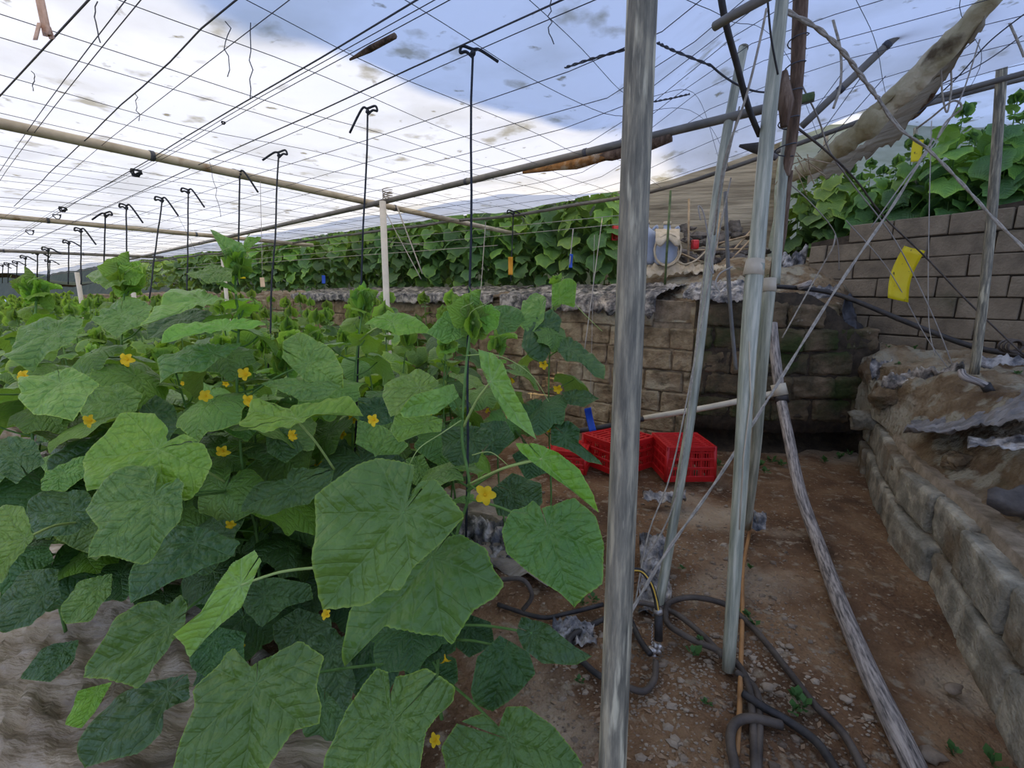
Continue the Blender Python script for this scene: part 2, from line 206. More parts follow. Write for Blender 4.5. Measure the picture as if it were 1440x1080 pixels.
# ---------------------------------------------------------------- mesh building
class MB:
    def __init__(s): s.v = []; s.f = []; s.tc = []
    def add(s, vs, fs):
        o = len(s.v); s.v += [tuple(x) for x in vs]; s.f += [tuple(i + o for i in f) for f in fs]; return s
    def tube(s, pts, r, seg=8, cap=True, flat=1.0, jit=0.0):
        while len(s.tc) < len(s.v): s.tc.append(s.v[len(s.tc)])
        run = 0.0; tc = []
        pts = [V(p) for p in pts]; n = len(pts); R = r if isinstance(r, (list, tuple)) else [r] * n
        if len(R) != n: R = [R[0] + (R[-1] - R[0]) * i / (n - 1) for i in range(n)]
        t0 = (pts[1] - pts[0]).normalized(); up = V((0, 0, 1)) if abs(t0.z) < 0.9 else V((0, 1, 0))
        a = t0.cross(up).normalized(); vs = []; fs = []
        for i, p in enumerate(pts):
            t = (pts[min(i + 1, n - 1)] - pts[max(i - 1, 0)])
            t = t.normalized() if t.length > 1e-9 else t0
            a = (a - t * a.dot(t)); a = a.normalized() if a.length > 1e-6 else t.orthogonal().normalized()
            b = t.cross(a); run += (p - pts[i - 1]).length if i else 0.0
            for k in range(seg):
                tc.append((math.cos(2 * math.pi * k / seg) * R[i], math.sin(2 * math.pi * k / seg) * R[i], run))
                q = 2 * math.pi * k / seg; rr = R[i] * (1 + (random.uniform(-jit, jit) if jit else 0))
                vs.append(p + a * math.cos(q) * rr + b * math.sin(q) * rr * flat)
        for i in range(n - 1):
            for k in range(seg):
                k2 = (k + 1) % seg; fs.append((i * seg + k, i * seg + k2, (i + 1) * seg + k2, (i + 1) * seg + k))
        if cap: fs.append(tuple(range(seg - 1, -1, -1))); fs.append(tuple((n - 1) * seg + k for k in range(seg)))
        s.tc += tc; return s.add(vs, fs)
    def hexa(s, c, ax, ay, az, bev=0.0, jit=0.0):
        """box with centre c and half-axis vectors, corners chamfered by bev (fraction)"""
        c = V(c); ax, ay, az = V(ax), V(ay), V(az)
        if not bev:
            vs = [c + ax * i + ay * j + az * k + V((random.uniform(-jit, jit),) * 3 if jit else (0, 0, 0)) for i in (-1, 1) for j in (-1, 1) for k in (-1, 1)]
            return s.add(vs, [(0, 1, 3, 2), (4, 6, 7, 5), (0, 4, 5, 1), (2, 3, 7, 6), (0, 2, 6, 4), (1, 5, 7, 3)])
        lx, ly, lz = ax.length, ay.length, az.length; e = bev; vs = []; idx = {}
        for i in (-1, 1):
            for j in (-1, 1):
                for k in (-1, 1):
                    J = V((random.uniform(-jit, jit), random.uniform(-jit, jit), random.uniform(-jit, jit))) if jit else V((0, 0, 0))
                    for q in range(3):
                        fx = i * (1 - (e / lx if q != 0 else 0)); fy = j * (1 - (e / ly if q != 1 else 0)); fz = k * (1 - (e / lz if q != 2 else 0))
                        idx[(i, j, k, q)] = len(vs); vs.append(c + ax * fx + ay * fy + az * fz + J)
        fs = []
        for i in (-1, 1):
            f = [idx[(i, j, k, 0)] for j, k in ((-1, -1), (1, -1), (1, 1), (-1, 1))]; fs.append(tuple(f if i > 0 else f[::-1]))
            f = [idx[(j, i, k, 1)] for j, k in ((-1, -1), (-1, 1), (1, 1), (1, -1))]; fs.append(tuple(f if i > 0 else f[::-1]))
            f = [idx[(j, k, i, 2)] for j, k in ((-1, -1), (1, -1), (1, 1), (-1, 1))]; fs.append(tuple(f if i > 0 else f[::-1]))
            for j in (-1, 1):
                fs.append((idx[(i, j, -1, 0)], idx[(i, j, 1, 0)], idx[(i, j, 1, 1)], idx[(i, j, -1, 1)]))
                fs.append((idx[(i, -1, j, 0)], idx[(i, 1, j, 0)], idx[(i, 1, j, 2)], idx[(i, -1, j, 2)]))
                fs.append((idx[(-1, i, j, 1)], idx[(1, i, j, 1)], idx[(1, i, j, 2)], idx[(-1, i, j, 2)]))
                for k in (-1, 1): fs.append((idx[(i, j, k, 0)], idx[(i, j, k, 1)], idx[(i, j, k, 2)]))
        return s.add(vs, fs)
    def grid(s, fn, nu, nv):
        vs = [fn(i / nu, j / nv) for i in range(nu + 1) for j in range(nv + 1)]
        fs = [(i * (nv + 1) + j, (i + 1) * (nv + 1) + j, (i + 1) * (nv + 1) + j + 1, i * (nv + 1) + j + 1) for i in range(nu) for j in range(nv)]
        return s.add(vs, fs)
    def blob(s, c, r, k=0.25, n=6, m=8, seed=None):
        c = V(c); seed = random.random() * 50 if seed is None else seed; r = V(r) if not isinstance(r, (int, float)) else V((r, r, r))
        vs = [c + V((0, 0, r.z))]
        for i in range(1, n):
            for j in range(m):
                th = math.pi * i / n; ph = 2 * math.pi * j / m
                d = V((math.sin(th) * math.cos(ph), math.sin(th) * math.sin(ph), math.cos(th)))
                q = 1 + k * 2 * noise.noise(d * 1.3 + V((seed, seed, 0)))
                vs.append(c + V((d.x * r.x, d.y * r.y, d.z * r.z)) * q)
        vs.append(c - V((0, 0, r.z))); fs = []
        for j in range(m): fs.append((0, 1 + j, 1 + (j + 1) % m))
        for i in range(n - 2):
            for j in range(m):
                a = 1 + i * m; b2 = a + m; fs.append((a + j, b2 + j, b2 + (j + 1) % m, a + (j + 1) % m))
        a = 1 + (n - 2) * m; e = len(vs) - 1
        for j in range(m): fs.append((a + j, e, a + (j + 1) % m))
        return s.add(vs, fs)
    def mesh(s, name, m, smooth=True):
        me = bpy.data.meshes.new(name); me.from_pydata(s.v, [], s.f)
        if smooth: me.polygons.foreach_set('use_smooth', [True] * len(me.polygons))
        if m: me.materials.append(m)
        if s.tc:
            while len(s.tc) < len(s.v): s.tc.append(s.v[len(s.tc)])
            at = me.attributes.new('tubecoord', 'FLOAT_VECTOR', 'POINT'); at.data.foreach_set('vector', [c for q in s.tc for c in q])
        me.update(); return me
    def build(s, name, m, parent=None, smooth=True, solid=0.0, origin=None):
        if origin is not None: s.v = [(a[0] - origin[0], a[1] - origin[1], a[2] - origin[2]) for a in s.v]
        o = bpy.data.objects.new(name, s.mesh(name, m, smooth)); sc.collection.objects.link(o)
        if origin is not None: o.location = origin
        if parent: o.parent = parent
        if solid:
            md = o.modifiers.new('thick', 'SOLIDIFY'); md.thickness = solid; md.offset = 0
        return o
def tag(o, label, cat, group=None, kind=None):
    o['label'] = label; o['category'] = cat
    if group: o['group'] = group
    if kind: o['kind'] = kind
    return o
def struct(o): o['kind'] = 'structure'; return o
def empty(name, loc, label, cat, group=None):
    o = bpy.data.objects.new(name, None); sc.collection.objects.link(o); o.location = loc; o.empty_display_size = 0.1
    return tag(o, label, cat, group)
def cat_rom(pts, k=6):
    pts = [V(p) for p in pts]; out = []
    for i in range(len(pts) - 1):
        p0 = pts[max(i - 1, 0)]; p1 = pts[i]; p2 = pts[i + 1]; p3 = pts[min(i + 2, len(pts) - 1)]
        for j in range(k):
            t = j / k; out.append(0.5 * ((2 * p1) + (p2 - p0) * t + (2 * p0 - 5 * p1 + 4 * p2 - p3) * t * t + (3 * p1 - p0 - 3 * p2 + p3) * t ** 3))
    out.append(pts[-1]); return out
def droop(a, b, sag, n=14, wob=0.0):
    a, b = V(a), V(b); sd_ = random.random() * 90
    return [a.lerp(b, i / n) + V((nz((i * .6, 0, 0), 1, sd_) * wob, nz((0, i * .6, 0), 1, sd_) * wob, -sag * 4 * (i / n) * (1 - i / n) + nz((0, 0, i * .6), 1, sd_) * wob)) for i in range(n + 1)]

# ================================================================= THE GROUND AND WALLS
def spaced(lo, hi, n, c, pw=2.2):
    out = []
    for i in range(n + 1):
        t = i / n * 2 - 1; q = abs(t) ** pw * (1 if t > 0 else -1)
        out.append(c + (q * (hi - c) if t > 0 else q * (c - lo)))
    return out
xs = spaced(-34, 7.5, 170, 0.6, 2.6); ys = spaced(-5, 30, 170, 2.2, 2.2)
def gz(x, y):
    near = ss(6, 2, abs(y - 2) + abs(x) * .3)
    z = nz((x, y, 0), 0.9, 3) * 0.045 + nz((x, y, 0), 3.5, 5) * 0.022 + (nz((x, y, 0), 12, 7) * 0.009 + nz((x, y, 0), 26, 8) * 0.006) * near
    return z - 0.02
gm = MB(); gm.v = [(x, y, gz(x, y)) for x in xs for y in ys]; ny = len(ys)
gm.f = [(i * ny + j, (i + 1) * ny + j, (i + 1) * ny + j + 1, i * ny + j + 1) for i in range(len(xs) - 1) for j in range(ny - 1)]
struct(gm.build('floor', M['soil']))

def block_wall(name, pts, ztop, zbot, bh, bl, mats, mort, thick=0.18, lean=0.0, jit=0.006, gap=0.012, skip=0.0, bev=0.012, out=None, ragged=0.0, sub=0, dstr=.03):
    """running-bond wall along a plan polyline; ztop / zbot: functions of distance along"""
    pts = [V((p[0], p[1], 0)) for p in pts]; ds = [0]
    for i in range(1, len(pts)): ds.append(ds[-1] + (pts[i] - pts[i - 1]).length)
    def at(d):
        for i in range(len(pts) - 1):
            if d <= ds[i + 1] or i == len(pts) - 2:
                t = (pts[i + 1] - pts[i]).normalized(); return pts[i] + t * (d - ds[i]), t
    m = MB(); mo = MB(); L_ = ds[-1]; zb = zbot(0); k = 0; z = min(zbot(0), zbot(L_))
    zmax = max(ztop(L_ * i / 40) for i in range(41))
    while z < zmax:
        d = -bl * (0.5 if k % 2 else 0.0) + random.uniform(-.03, .03)
        while d < L_:
            ln = bl * random.uniform(0.86, 1.08); a = max(d, 0); b = min(d + ln, L_); d += ln
            if b - a < 0.05: continue
            mid = (a + b) / 2; zt = ztop(mid)
            if z + bh * 0.6 > zt or z + bh < zbot(mid): continue
            if ragged and z + bh * 1.8 > zt and random.random() < ragged: continue
            p, t = at(mid); nrm = V((t.y, -t.x, 0)) if out is None else (V((t.y, -t.x, 0)) if V((t.y, -t.x, 0)).dot(V(out)) > 0 else V((-t.y, t.x, 0)))
            off = random.uniform(-jit, jit) * 2 - lean * (z - zb)
            c = p + nrm * (off - thick / 2) + V((0, 0, z + bh / 2))
            if skip and random.random() < skip: continue
            m.hexa(c, t * ((b - a) / 2 - gap / 2), nrm * (thick / 2), V((0, 0, bh / 2 - gap / 2)), bev, jit)
        z += bh; k += 1
    n = max(2, int(L_ / 0.15)); vs = []
    for i in range(n + 1):
        p, t = at(L_ * i / n); nrm = V((t.y, -t.x, 0))
        if out is not None and nrm.dot(V(out)) < 0: nrm = -nrm
        zt = ztop(L_ * i / n) - 0.01; z0 = zbot(L_ * i / n) - 0.1; q = p - nrm * 0.022
        vs += [q + V((0, 0, z0)), q - nrm * lean * (zt - zb) + V((0, 0, zt)), p - nrm * (thick - 0.02 + lean * (zt - zb)) + V((0, 0, zt)), p - nrm * (thick - .02) + V((0, 0, z0))]
    fs = [(i * 4 + a, i * 4 + (a + 1) % 4, i * 4 + 4 + (a + 1) % 4, i * 4 + 4 + a) for i in range(n) for a in range(4)] + [(0, 1, 2, 3), (n * 4 + 3, n * 4 + 2, n * 4 + 1, n * 4)]
    nf = len(m.f); m.add(vs, fs)
    o = m.build(name, mats, None, smooth=False)
    o.data.materials.append(mort)
    for p_ in o.data.polygons[nf:]: p_.material_index = 1
    bmx = bmesh.new(); bmx.from_mesh(o.data); bmesh.ops.recalc_face_normals(bmx, faces=bmx.faces[:]); bmx.to_mesh(o.data); bmx.free()
    if sub:
        md = o.modifiers.new('cut', 'SUBSURF'); md.subdivision_type = 'SIMPLE'; md.levels = md.render_levels = sub
        tx = bpy.data.textures.new(name, 'CLOUDS'); tx.noise_scale = .055; tx.noise_depth = 4
        md = o.modifiers.new('rough', 'DISPLACE'); md.texture = tx; md.texture_coords = 'LOCAL'; md.strength = dstr; md.mid_level = .5
        if sub > 2: o.data.polygons.foreach_set('use_smooth', [True] * len(o.data.polygons))
    return struct(o)

WB = G(965, 630)                                             # where the back wall starts to bend
far = WB + W * 24
L1 = 24.0
block_wall('wall_back', [far, WB], lambda d: 1.36 + 0.03 * math.sin(d * 2), lambda d: -0.1, 0.20, 0.34, M['block_brown'], M['mortar'], out=(0, -1, 0), jit=0.009, ragged=0.25, lean=0.04, sub=2, dstr=.03)
WC = G(1085, 640); WD = G(1216, 640)
LM = (WC - WB).length + (WD - WC).length
block_wall('wall_corner', [WB, WC, WD], lambda d: 1.42 - 0.42 * ss(LM * .55, LM, d), lambda d: 0.30, 0.205, 0.36, M['block_moss'], M['mortar_dark'], out=(0, -1, 0), jit=0.012, ragged=0.2, bev=0.018, thick=0.3, sub=3, dstr=.055)
# the washed-out hollow under the corner wall
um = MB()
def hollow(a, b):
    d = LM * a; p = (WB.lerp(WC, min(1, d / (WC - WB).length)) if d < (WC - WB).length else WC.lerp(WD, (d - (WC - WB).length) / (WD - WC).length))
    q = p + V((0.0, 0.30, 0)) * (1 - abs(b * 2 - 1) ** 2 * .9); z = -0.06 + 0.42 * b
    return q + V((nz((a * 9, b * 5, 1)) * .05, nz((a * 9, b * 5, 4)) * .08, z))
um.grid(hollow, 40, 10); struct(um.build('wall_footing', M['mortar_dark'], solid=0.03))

# upper cement block wall on the right bank
UA = P(1140, 340, 4.6); UB = P(1440, 279, 3.35); UA.z = UA.z; ua = V((UA.x, UA.y, 0)); ub = V((UB.x, UB.y, 0)); ue = ub + (ub - ua) * 1.1
LU = (ue - ua).length; LABU = (ub - ua).length
block_wall('wall_right', [ua, ue], lambda d: UA.z + (UB.z - UA.z) * d / LABU, lambda d: 0.55, 0.165, 0.40, M['block_grey'], M['mortar_dark'], out=(-1, -1, 0), thick=0.14, jit=0.004, gap=0.010, bev=0.006, sub=1, dstr=.006)

# low curb wall beside the path, then the bank behind it
curb = [G(1205, 645), G(1222, 690), G(1245, 745), G(1300, 820), G(1345, 900), G(1400, 1000), G(1446, 1090)]
curb.append(curb[-1] + (curb[-1] - curb[-2]) * 6)
curb_s = cat_rom(curb, 4)
CH = 0.46
block_wall('wall_curb', curb_s, lambda d: CH, lambda d: -0.04, 0.225, 0.42, M['block_curb'], M['mortar'], out=(-1, 0, 0), thick=0.2, lean=0.14, jit=0.009, gap=0.012, bev=0.012, sub=3, dstr=.024)
ocurve = [ua + V((-.02, -.02, 0)), ua.lerp(ub, .25), ua.lerp(ub, .5), ua.lerp(ub, .75), ub, ue, ue + V((.6, -2.0, 0)), ue + V((.6, -4.5, 0))]
icurve = curb_s
def on(poly, t):
    ds = [0]
    for i in range(1, len(poly)): ds.append(ds[-1] + (V(poly[i]) - V(poly[i - 1])).length)
    d = t * ds[-1]
    for i in range(len(poly) - 1):
        if d <= ds[i + 1] or i == len(poly) - 2: return V(poly[i]).lerp(V(poly[i + 1]), (d - ds[i]) / max(1e-6, ds[i + 1] - ds[i]))
def bank_z(a, b):
    zo = 0.98 - 0.22 * ss(.35, .9, a)
    prof = ss(-0.02, 0.30, b) * 0.72 + 0.28 * b
    return CH - 0.03 + (zo - CH + .03) * prof
def bank_pt(a, b):
    i = on(icurve, a); o = on(ocurve, a); i = V((i.x, i.y, 0)); o = V((o.x, o.y, 0))
    dirn = (o - i); p = i + dirn.normalized() * 0.14 + dirn * (b ** 1.25)
    z = bank_z(a, b); e = min(1, b * 8)
    return V((p.x + nz((a * 14, b * 9, 0)) * .05 * e, p.y + nz((a * 14, b * 9, 7)) * .05 * e, z + (nz((p.x, p.y, z), 3.2, 2) * .09 + nz((p.x, p.y, z), 9, 2) * .05 + nz((p.x, p.y, z), 24, 2) * .02) * e))
bm_ = MB(); bm_.grid(bank_pt, 150, 60); struct(bm_.build('floor_bank', M['bank']))
em = MB(); em.grid(lambda a, b: V(((WD + V((-.02, .02, 0))).lerp(ua + V((.1, .1, 0)), a).x + nz((a * 8, b * 8, 0)) * .04, WD.lerp(ua + V((.1, .1, 0)), a).y, 0.0 + (0.62 + .25 * a) * b)), 14, 12)
struct(em.build('wall_step', M['mortar_dark'], solid=0.04))

# upper terrace behind the back wall
def terr(a, b):
    t = a; d = -1.6 + 26 * (t ** 1.6)
    base = WB + W * d; u = b * 6.5
    low = 0.0
    if d < 0:
        q = on([WB, WC, WC.lerp(WD, .55), ua + V((.15, .12, 0))], min(1, -d / 1.6)); base = q; low = 0.30 * ss(.5, 1.6, -d)
    p = base + U * (u + 0.06)
    z = 1.36 - low * (1 - b) + 0.42 * ss(0.15, 1.5, u) * ss(3.2, -0.3, d) + 0.12 * ss(1.5, 3, u)
    z += nz((p.x, p.y, 0), 1.4, 4) * .07 + nz((p.x, p.y, 0), 5, 4) * .04 + nz((p.x, p.y, 0), 14, 4) * .02
    if b == 0: z = 1.15
    return V((p.x, p.y, z))
tm = MB(); tm.grid(terr, 130, 60); struct(tm.build('floor_terrace', M['bank']))

# hillside far behind, then the added slab that shades the roof
hm = MB(); hm.grid(lambda a, b: UV(-12 + 22 * b, 30.5 + 2 * a, 0.0 + 2.1 * min(1, b * 4) + nz((a * 3, b * 9, 0)) * .5), 6, 40); struct(hm.build('hill_end', M['hill']))
hm = MB(); hm.grid(lambda a, b: UV(10.5 + 3 * b, -5 + 190 * a ** 1.6, 0.2 + (3.6 + 5 * a) * b + nz((a * 14, b * 3, 0)) * .5), 60, 10); struct(hm.build('hill_far', M['hill']))
HH = 42.0; sh = V((SUN.x / SUN.z * HH, SUN.y / SUN.z * HH, 0))      # added unseen slab between sun and roof, edge cut to the wanted shade line
edge = [G(-40, -260, ROOF), G(250, 2, ROOF), G(330, 60, ROOF), G(440, 80, ROOF), G(480, 105, ROOF), G(560, 132, ROOF), G(640, 160, ROOF), G(760, 186, ROOF), G(830, 205, ROOF), G(905, 243, ROOF)]
edge.append(edge[-1] + U * 9); edge.insert(0, edge[0] - U * 5)
cl = MB()
def shade_slab_pt(a, b):
    e = on(edge, a); q = e + V((.778, -.628, 0)) * (11 * (1 - math.cos(b * math.pi)) / 2); s_ = -1 if b > 1 else 1
    return V((q.x + sh.x, q.y + sh.y, ROOF + HH + s_ * (.9 * abs(math.sin(b * math.pi)) ** .6) * (1 + .5 * nz((q.x, q.y, 0), .5, 2))))
cl.grid(lambda a, b: shade_slab_pt(a, b * 2), 80, 28); struct(cl.build('shade_slab', M['shade_slab']))

# ================================================================= THE ROOF SHEET
UE = 2.62                                                    # far hem of the low roof
def sheet_pt(a, b):
    u = -3.6 + (UE + 3.6) * (1 - (1 - a) ** 1.25); v = -3.6 + 31 * b ** 1.7
    p = UV(u, v); z = ROOF + 0.035 + roof_rise(p.x, p.y)
    near = ss(6, 1, v)
    z += (nz((p.x, p.y, 0), 1.3, 1) * .05 + nz((p.x, p.y, 0), 4, 2) * .018 * near) + 0.03
    return V((p.x, p.y, z))
sm_ = MB(); sm_.grid(sheet_pt, 70, 170); struct(sm_.build('ceiling', M['sheet']))
# roof sheet of the next terrace up, lapping over the low one
def sheet2(a, b):
    v = -4.5 + 32 * b; u0 = 2.0 + .75 * ss(1.2, -.2, v); p = UV(u0 + (8.8 - u0) * a, v)
    return V((p.x, p.y, 2.86 + 0.75 * ss(0, .5, a) + 0.25 * ss(0.5, 0, a) * ss(4, 0, v) + nz((p.x, p.y, 0), .9, 6) * .05))
s2 = MB(); s2.grid(sheet2, 30, 60); struct(s2.build('ceiling_upper', M['sheet']))
# dark batten along the far hem and the strip of old plastic under it
hp = [UV(UE, v) for v in [-3.4 + i * 0.35 for i in range(90)]]
hp = [V((p.x, p.y, ROOF + 0.01 + roof_rise(p.x, p.y) + .04 * nz((p.x, p.y, 0), 1.3, 1))) for p in hp]
tag(MB().tube(hp, 0.016, 6).build('hem_pole', M['pipe_dark']), 'dark thin pole running along the far lower hem of the plastic roof', 'pole')

# ================================================================= ROOF PIPES AND WIRES
def roof_z(p, dz=0.0): return V((p.x, p.y, ROOF + roof_rise(p.x, p.y) * 1.0 + dz))
def C(px, py, dz=0.0):
    p = G(px, py, ROOF + dz)
    return p
def pipe(name, a, b, r, m, label, cat='pipe', seg=10, sag=0.0, rings=True):
    o = empty(name, (a + b) / 2, label, cat)
    base = o.location.copy()
    pts = [p - base for p in droop(a, b, sag, 16)]
    MB().tube(pts, r, seg).build('tube', M[m], o)
    if rings:
        for t in (0.3, 0.62):
            q = (a.lerp(b, t)) - base; dd = (b - a).normalized() * 0.012
            MB().tube([q - dd, q + dd], r * 1.12, seg).build('wire_tie', M['wire'], o)
    return o
jn = C(545, 277)                                             # where the two pipes meet on the white post
dirU = None
pa = C(0, 165); pipe('roof_pipe', pa + (pa - jn).normalized() * 1.2, C(730, 330) , 0.026, 'pipe', 'long pale roof pipe crossing from upper left corner past the white post joint')
pb = C(0, 303); pipe('roof_pipe', pb + (pb - C(300, 330)).normalized() * 1.0, C(440, 345), 0.028, 'pipe', 'second pale roof pipe, thin with distance, low on the left side')
pc = C(0, 352); pipe('roof_pipe', pc + (pc - C(190, 359)).normalized() * 1.0, C(230, 362), 0.03, 'pipe_dark', 'third roof pipe down the greenhouse, just over the far plant tops')
e1 = C(1145, 138, 0.0); pipe('roof_pipe', C(150, 372), jn + V((0, 0, -.03)), 0.022, 'pipe_dark', 'grey roof pipe running from the white post away to the far left')
pipe('roof_pipe', jn + V((0, 0, -.03)), P(1145, 136, 2.05), 0.021, 'pipe_dark', 'grey roof pipe running right from the white post to the bark covered post')
pipe('roof_pipe', P(1127, 178, 2.6), P(1335, -20, 2.2), 0.019, 'pipe_dark', 'steel pipe slanting up to the upper right from behind the bark covered post')
tag(MB().tube([P(1005, 37, 1.25), P(1030, 22, 1.2), P(1085, -8, 1.1)], 0.012, 10).build('roof_pipe', M['pipe_dark']), 'short grey pipe end poking down near the top, beside the dark cable', 'pipe')
# old wood lashed under the pipe
def lerp_pipe(px): 
    a = jn + V((0, 0, -.03)); b = P(1145, 136, 2.05); best = None
    for i in range(400):
        q = a.lerp(b, i / 400); r_ = q - V((0, 0, CAMZ)); dpt = r_.y * _c - r_.z * _s
        x = 720 + r_.x / dpt * F
        if x >= px: return q
    return b
a_, b_ = lerp_pipe(735), lerp_pipe(868)
wm = MB(); wm.tube([a_ + V((0, 0, -.03)), a_.lerp(b_, .3) + V((0, 0, -.042)), a_.lerp(b_, .6) + V((0, 0, -.052)), b_ + V((0, 0, -.045))], [0.008, .017, .026, .02], 8, jit=.25)
tag(wm.build('wood_strip', M['rot']), 'thin rusty orange splintered wood under the roof pipe, left of the big post', 'wood')
a_, b_ = lerp_pipe(828), lerp_pipe(943)
wm = MB(); wm.tube([a_ + V((0, 0, -.035)), a_.lerp(b_, .3) + V((0, 0, -.05)), a_.lerp(b_, .7) + V((0, 0, -.045)), b_ + V((0, 0, -.03))], [0.012, .03, .032, .022], 8, jit=.15)
tag(wm.build('wood_strip', M['bark']), 'thick dark brown wood piece under the roof pipe behind the big post', 'wood')
wm = MB(); wm.tube([C(492, 84, .02), C(520, 70, .02), C(556, 50, .02)], [.004, .012, .007], 6, jit=.3)
tag(wm.build('wood_strip', M['bark']), 'dark broken twig caught on the roof wires near the top', 'wood')

nwire = 0
def wire(p, r, label, group, m='wire'):
    global nwire; nwire += 1
    return tag(MB().tube(p, r, 4, cap=False).build('roof_wire', M[m]), label, 'wire', group)
du = 0.30
for i in range(-9, 62):                                       # wires across the rows (towards the far hem)
    v = i * du + random.uniform(-.05, .05); thin = i > 14
    if thin and i % 2: continue
    sd_ = random.random() * 99; pts = []; n = 26; skew = random.uniform(-.06, .06)
    for k in range(n + 1):
        u = -2.6 + (UE + 2.6) * k / n; p = UV(u, v + nz((u * 1.1, v, 0), 1, sd_) * .10 + skew * u)
        pts.append(V((p.x, p.y, ROOF + .012 + roof_rise(p.x, p.y) + nz((u * .9, 0, v), 1, sd_) * .03)))
    wire(cat_rom(pts, 2), 0.0014 if not thin else 0.0022, 'thin dark wavy wire crossing the roof grid towards the far hem', 'wavy cross wires of the roof grid')
for j in range(-6, 11):                                      # wires along the rows
    u = j * 0.27 + random.uniform(-.03, .03)
    if u > UE: continue
    for q in range(2 if j in (-1, -3) else 1):
        uu = u + q * .025; pts = []
        for k in range(60):
            v = -3.2 + 29 * (k / 59) ** 1.5; p = UV(uu + .015 * math.sin(v + j), v)
            pts.append(V((p.x, p.y, ROOF - .004 + roof_rise(p.x, p.y) - .012 * abs(math.sin(v * .9 + j)))))
        wire(pts, 0.0017, 'straight dark wire running down the roof along the plant rows', 'long wires along the plant rows')
def ptw(px, py, d=None, dz=0.0): return C(px, py, dz) if d is None else P(px, py, d)
tag(MB().tube(droop(C(-40, 178), C(180, -60), 0.0, 10), 0.003, 6).build('roof_wire', M['wire']), 'thick dark wire crossing the upper left corner', 'wire')
tag(MB().tube(droop(C(5, 345), C(655, -40), 0.0, 16, .01), 0.0026, 6).build('roof_wire', M['wire']), 'thick dark double-strand wire reaching from top centre to far left', 'wire')
tag(MB().tube(droop(C(20, 290), C(345, -14), 0.0, 16, .01), 0.0026, 6).build('roof_wire', M['wire']), 'straight dark wire crossing the upper left, through the long pale pipe', 'wire')
tag(MB().tube(droop(C(20, 350), C(830, -18), 0.0, 16, .006), 0.0026, 6).build('roof_wire', M['wire']), 'dark wire carrying the hanging strings of the nearest row', 'wire')
# twisted splices
def splice(pts, r, m, name, label, turns=4):
    r *= .55
    a = cat_rom(pts, 12); mb = MB(); n = len(a)
    for ph in (0, math.pi):
        q = []
        for i, p in enumerate(a):
            th = turns * 2 * math.pi * i / n + ph; q.append(p + V((math.cos(th), 0, math.sin(th))) * r * 1.1)
        mb.tube(q, r, 5)
    return tag(mb.build(name, M[m]), label, 'wire')
splice([C(795, 95), C(835, 82), C(885, 68)], .005, 'wire', 'wire_splice', 'twisted wire splice just left of the big grey post near the top')
splice([C(925, 60), C(950, 72), C(1000, 92)], .005, 'wire', 'wire_splice', 'twisted wire splice just right of the big grey post near the top')
splice([C(920, 143), C(945, 138), C(970, 132)], .004, 'wire', 'wire_splice', 'small twisted wire splice right of the big post, below the larger one')
tag(MB().tube(droop(C(1000, 92), P(1075, 130, 1.9), 0.02, 8), .004, 5).build('tie_wire', M['wire']), 'dark tie wire stretched from the splice to the wrapped post', 'wire')
# coils and knots hanging on the wires
for (px, py, r, lab) in [(191, 241, .036, 'black coil of wire knotted below the long pale pipe'), (88, 293, .036, 'black wire tuft on the wires over the second pipe'),
                         (80, 303, .040, 'thin wire loop hanging beside the second pipe'), (42, 325, .05, 'round dark wire loop low at the far left'),
                         (314, 172, .010, 'tiny black knot on the wire above the long pipe'), (68, 357, .05, 'small wire loop hanging near the third pipe')]:
    c = C(px, py); mb = MB(); pts = []
    for i in range(46):
        th = i * .62; rr = r * (.75 + .25 * math.sin(i * 1.9)); pts.append(c + V((math.cos(th) * rr, math.sin(i * .9) * r * .4, math.sin(th) * rr * .75 - r * .2)))
    if r > .03 and 'loop' in lab: pts = pts[:12]
    mb.tube(pts, r * .11 + .0008, 5); tag(mb.build('wire_coil', M['twine']), lab, 'wire coil')
# hanging loose wire ends
for (a, b, lab) in [((135, 2), (140, 60), 'pale loose thread hanging at the upper left'), ((45, 100), (47, 128), 'short loose thread left of the first wire'),
                    ((190, 132), (196, 170), 'short loose thread above the long pipe'), ((318, 30), (322, 108), 'thin loose thread in the blue part of the roof, left one'),
                    ((354, 32), (350, 138), 'thin loose thread in the blue part of the roof, right one'), ((294, 228), (312, 305), 'long loose thread below the long pale pipe'),
                    ((243, 290), (275, 352), 'loose thread hanging between two black strings'), ((775, 0), (776, 62), 'loose thread hanging near the top right of centre')]:
    a3 = C(*a); t = (a3 - V((0, 0, CAMZ))); dpt = t.y * _c - t.z * _s; b3 = P(b[0], b[1], dpt * 1.0)
    pts = [a3.lerp(b3, i / 8) + V((nz((i, a[0], 0), .7) * .018, 0, 0)) for i in range(9)]
    tag(MB().tube(pts, .0016, 4).build('loose_thread', M['wire']), lab, 'thread')
a3 = C(48, -8); mb = MB()
mb.grid(lambda a, b: P(48 + 12 * a + 14 * b, -8 + 58 * a, 1.15) + V((0, .006 * math.sin(b * 6), 0)), 8, 4)
mb.grid(lambda a, b: P(56 - 6 * a + 6 * b, 34 + 24 * a, 1.15) + V((0, -.006, 0)), 4, 3)
mb.grid(lambda a, b: P(60 + 6 * a + 8 * b, 36 + 17 * a, 1.15) + V((0, .006, 0)), 4, 3)
tag(mb.build('tape_strip', M['pink'], solid=.0015), 'faded pinkish tape strip with a knot hanging at the top left', 'tape')
# E2

